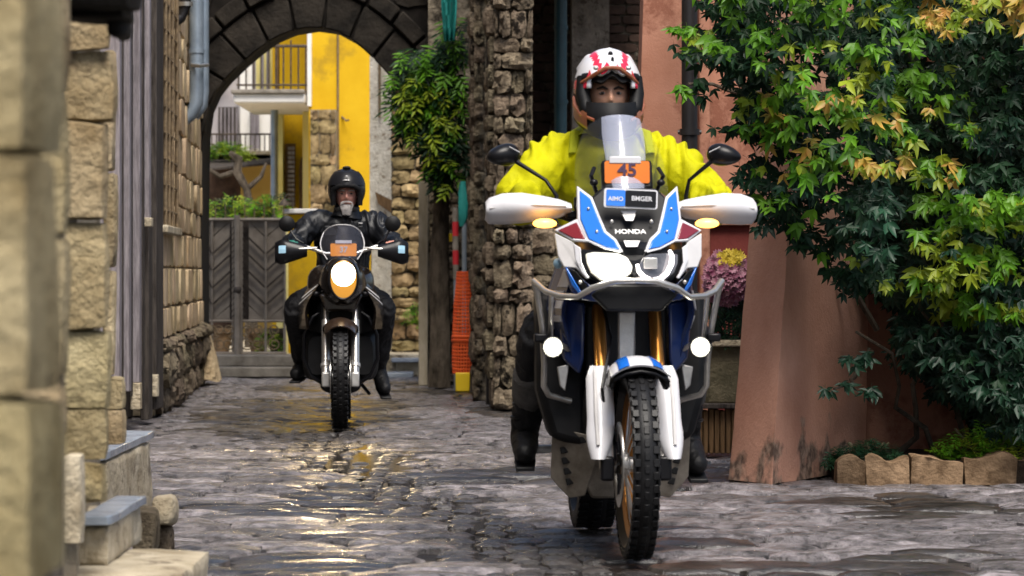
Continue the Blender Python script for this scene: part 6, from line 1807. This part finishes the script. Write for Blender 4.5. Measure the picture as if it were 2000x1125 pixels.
for sg in (-1, 1):
    fadd('chin_side_trim', surf_grid(MB(), lambda u, v: band(.5 + sg * (.5 - .30 * u), .12 + .80 * v * (1 - .35 * u)) + V((.004 * sg, -.003, 0)), 10, 5, (0, .003, 0)), 'peach', hs_, ang=60)
    fadd('chin_stripe', MB().tube([hp(.131 * sg, -.01, -.03), hp(.130 * sg, -.05, -.065), hp(.112 * sg, -.10, -.10), hp(.07 * sg, -.17, -.125)], [.008, .011, .010, .006], 8), 'peach', hs_)
def pk(u, v):
    s = (u - .5) * 2
    w = .118 - .012 * v
    x = s * w
    z = .150 - .085 * v - .055 * s * s * (1 - .25 * v) + .010 * math.cos(s * 9)
    y = -.045 - .125 * v + .075 * s * s
    return hp(x, y, z)
pk_ = fadd('peak', surf_grid(MB(), pk, 24, 8, (0, .010, -.006)), 'white_p', hs_, ang=50)
def pkp(u0, u1, v0, v1, sk=0): return surf_grid(MB(), lambda u, v: pk(u0 + (u1 - u0) * u + sk * v, v0 + (v1 - v0) * v) + V((0, -.003, .002)), 6, 6, (0, .002, -.001))
for a in ((.22, .35, .02, .85, .10), (.61, .76, .02, .85, -.02), (.0, .13, .75, 1.0, 0), (.87, 1.0, .8, 1.0, 0), (.30, .42, .93, 1.0, 0)): fadd('red_flash', pkp(*a), 'red_p', pk_ if False else hs_)
fadd('navy_flash', pkp(.02, .14, .35, .62, .03), 'navy_p', hs_)
fadd('navy_flash', pkp(.18, .30, .12, .2, .02), 'navy_p', hs_)
fadd('peak_emblem', MB().ell(pk(.5, .35) + V((0, -.003, 0)), (.010, .004, .013), 12, 8).ell(pk(.52, .62) + V((0, -.003, 0)), (.006, .004, .014), 12, 8), 'black_p', hs_)
fadd('peak_underside', surf_grid(MB(), lambda u, v: pk(u, .86 + .16 * v) + V((0, .012 + .04 * v * 0, -.016 - .012 * v)), 20, 3, (0, .03, -.006)), 'matt_black', hs_)
fadd('goggle_trim', MB().tube([hp(-.112, -.085, .022), hp(-.07, -.142, .048), hp(-.03, -.163, .072), hp(0, -.168, .076), hp(.03, -.163, .072), hp(.07, -.142, .045), hp(.108, -.085, .018)], [.006, .008, .009, .008, .009, .008, .006], 8), 'peach', hs_)
for sg in (-1, 1): fadd('vent_screw', MB().ell(hp(.062 * sg, -.155, .075), (.011, .008, .009), 10, 8), 'alu', hs_)
# jacket details
both(lambda sg: fadd('pack_strap', MB().tube([V((.10 * sg, .95, 1.60)), V((.135 * sg, .86, 1.58)), V((.15 * sg, .825, 1.50))], [.014, .016, .012], 8, flat=1.6), 'hiviz_d'))
fadd('zip_flap', MB().tube([V((-.02, .80, 1.56)), V((-.02, .775, 1.45)), V((-.015, .79, 1.30))], .012, 8), 'hiviz_d')

# ---- rider in black leather
h2 = RB.P(677, 380, .86)
RR = rider(RB, dict(
    pelvis=(.01, 1.08, .95), chest=(.02, .98, 1.28), neck=(h2.x, .92, 1.455), head=(h2.x, .86, h2.z), je=.022, te=.010, hs=1.04,
    sh=((-.175, .95, 1.385), (.225, .95, 1.385)), el=((-.325, .80, 1.235), (.345, .80, 1.235)), ha=((-.33, .482, 1.215), (.345, .485, 1.213)),
    kn=((-.305, .66, .80), (.29, .66, .80)), an=((-.265, .95, .41), (.26, .92, .38)), to=((-.31, .79, .345), (.305, .79, .245)),
    skin_m='skin_red', jacket_m='leather', trouser_m='blackcloth', boot_m='matt_black', glove_m=('greenglove', 'skin_red'), collar_m='leather', brow_m='beard', collar=1.455, fold=.014),
    'bearded rider in a black leather jacket and black open face helmet')
def radd(name, mb, m, parent=None, **k): return RR.add(name, mb, M[m] if isinstance(m, str) else m, parent, **k)
gxx, gyy, gzz = h2.x, .87, h2.z + .035
def cut2(p): return (p.y < -.02 and abs(p.x) < .082 and p.z < .022) or p.z < -.115
hl2 = shell(RR, 'helmet', (gxx, gyy, gzz), (.130, .158, .148), cut2, [mat('gloss black shell', (.008, .008, .009), rough=.22, spec=.35)], None, .016)
g2 = lambda x, y, z: V((gxx + x, gyy + y, gzz + z))
radd('helmet_lining', MB().tube([g2(-.092, -.10, -.11), g2(-.094, -.11, -.05), g2(-.088, -.12, .0), g2(-.05, -.145, .022), g2(0, -.152, .026), g2(.05, -.145, .022), g2(.088, -.12, .0), g2(.094, -.11, -.05), g2(.092, -.10, -.11)], .018, 10), 'matt_black', hl2)
def vis(u, v):
    a = (u - .5) * R(150); e = R(10 + 42 * v)
    return g2(.137 * math.sin(a) * math.cos(e), -.172 * math.cos(a) * math.cos(e) * 1.0, .158 * math.sin(e))
radd('raised_visor', surf_grid(MB(), vis, 18, 8, (0, .004, 0)), mat('black visor', (.01, .01, .012), rough=.3, spec=.2), hl2, ang=60)
radd('helmet_emblem', MB().ell(g2(0, -.168, .060), (.026, .005, .004), 12, 8).ell(g2(0, -.160, .088), (.010, .005, .004), 12, 8), 'grey_p', hl2)
radd('crown_vent', MB().ell(g2(0, -.02, .148), (.03, .05, .014), 12, 8), 'black_p', hl2)
hd2 = V((h2.x, .86, h2.z))
def bd(p):
    return p
br = MB()
for i in range(260):
    r_ = rnd; u = r_.uniform(-1, 1); w = r_.uniform(0, 1)
    x = u * .042 * (1 - .4 * w); z = -.060 - .062 * w
    if abs(u) < .5 and w < .12: continue
    y = -.088 + 14 * x * x + .025 * max(0, w - .5)
    br.tube([hd2 + V((x, y, z)), hd2 + V((x * 1.1, y - .008, z - .012)), hd2 + V((x * 1.05, y - .004, z - .024))], [.0035, .003, .001], 4)
for i in range(110):
    u = rnd.uniform(-1, 1); x = u * .032; z = -.046 - 6 * x * x
    br.tube([hd2 + V((x, -.101 + 9 * x * x, z)), hd2 + V((x * 1.3, -.104 + 9 * x * x, z - .010))], [.003, .001], 4)
radd('beard', br, 'beard')
radd('scarf', MB().tube([V((h2.x + .075 * math.cos(q), .90 + .07 * math.sin(q) - .01, 1.487 + .008 * math.sin(q * 3))) for q in [2 * math.pi * k / 20 for k in range(20)]], .016, 8, loop=True), 'greycloth')
radd('chest_lettering', MB().box(V((.115, .838, 1.385)), (.07, .004, .008), rot=Matrix.Rotation(R(3), 3, 'Y')), 'grey_p')
both(lambda sg: radd('jacket_pocket', MB().plate(rr(.02 + .09 * sg, 1.33, .09, .07, .01, .835), .02), 'leather', bevel=.006))
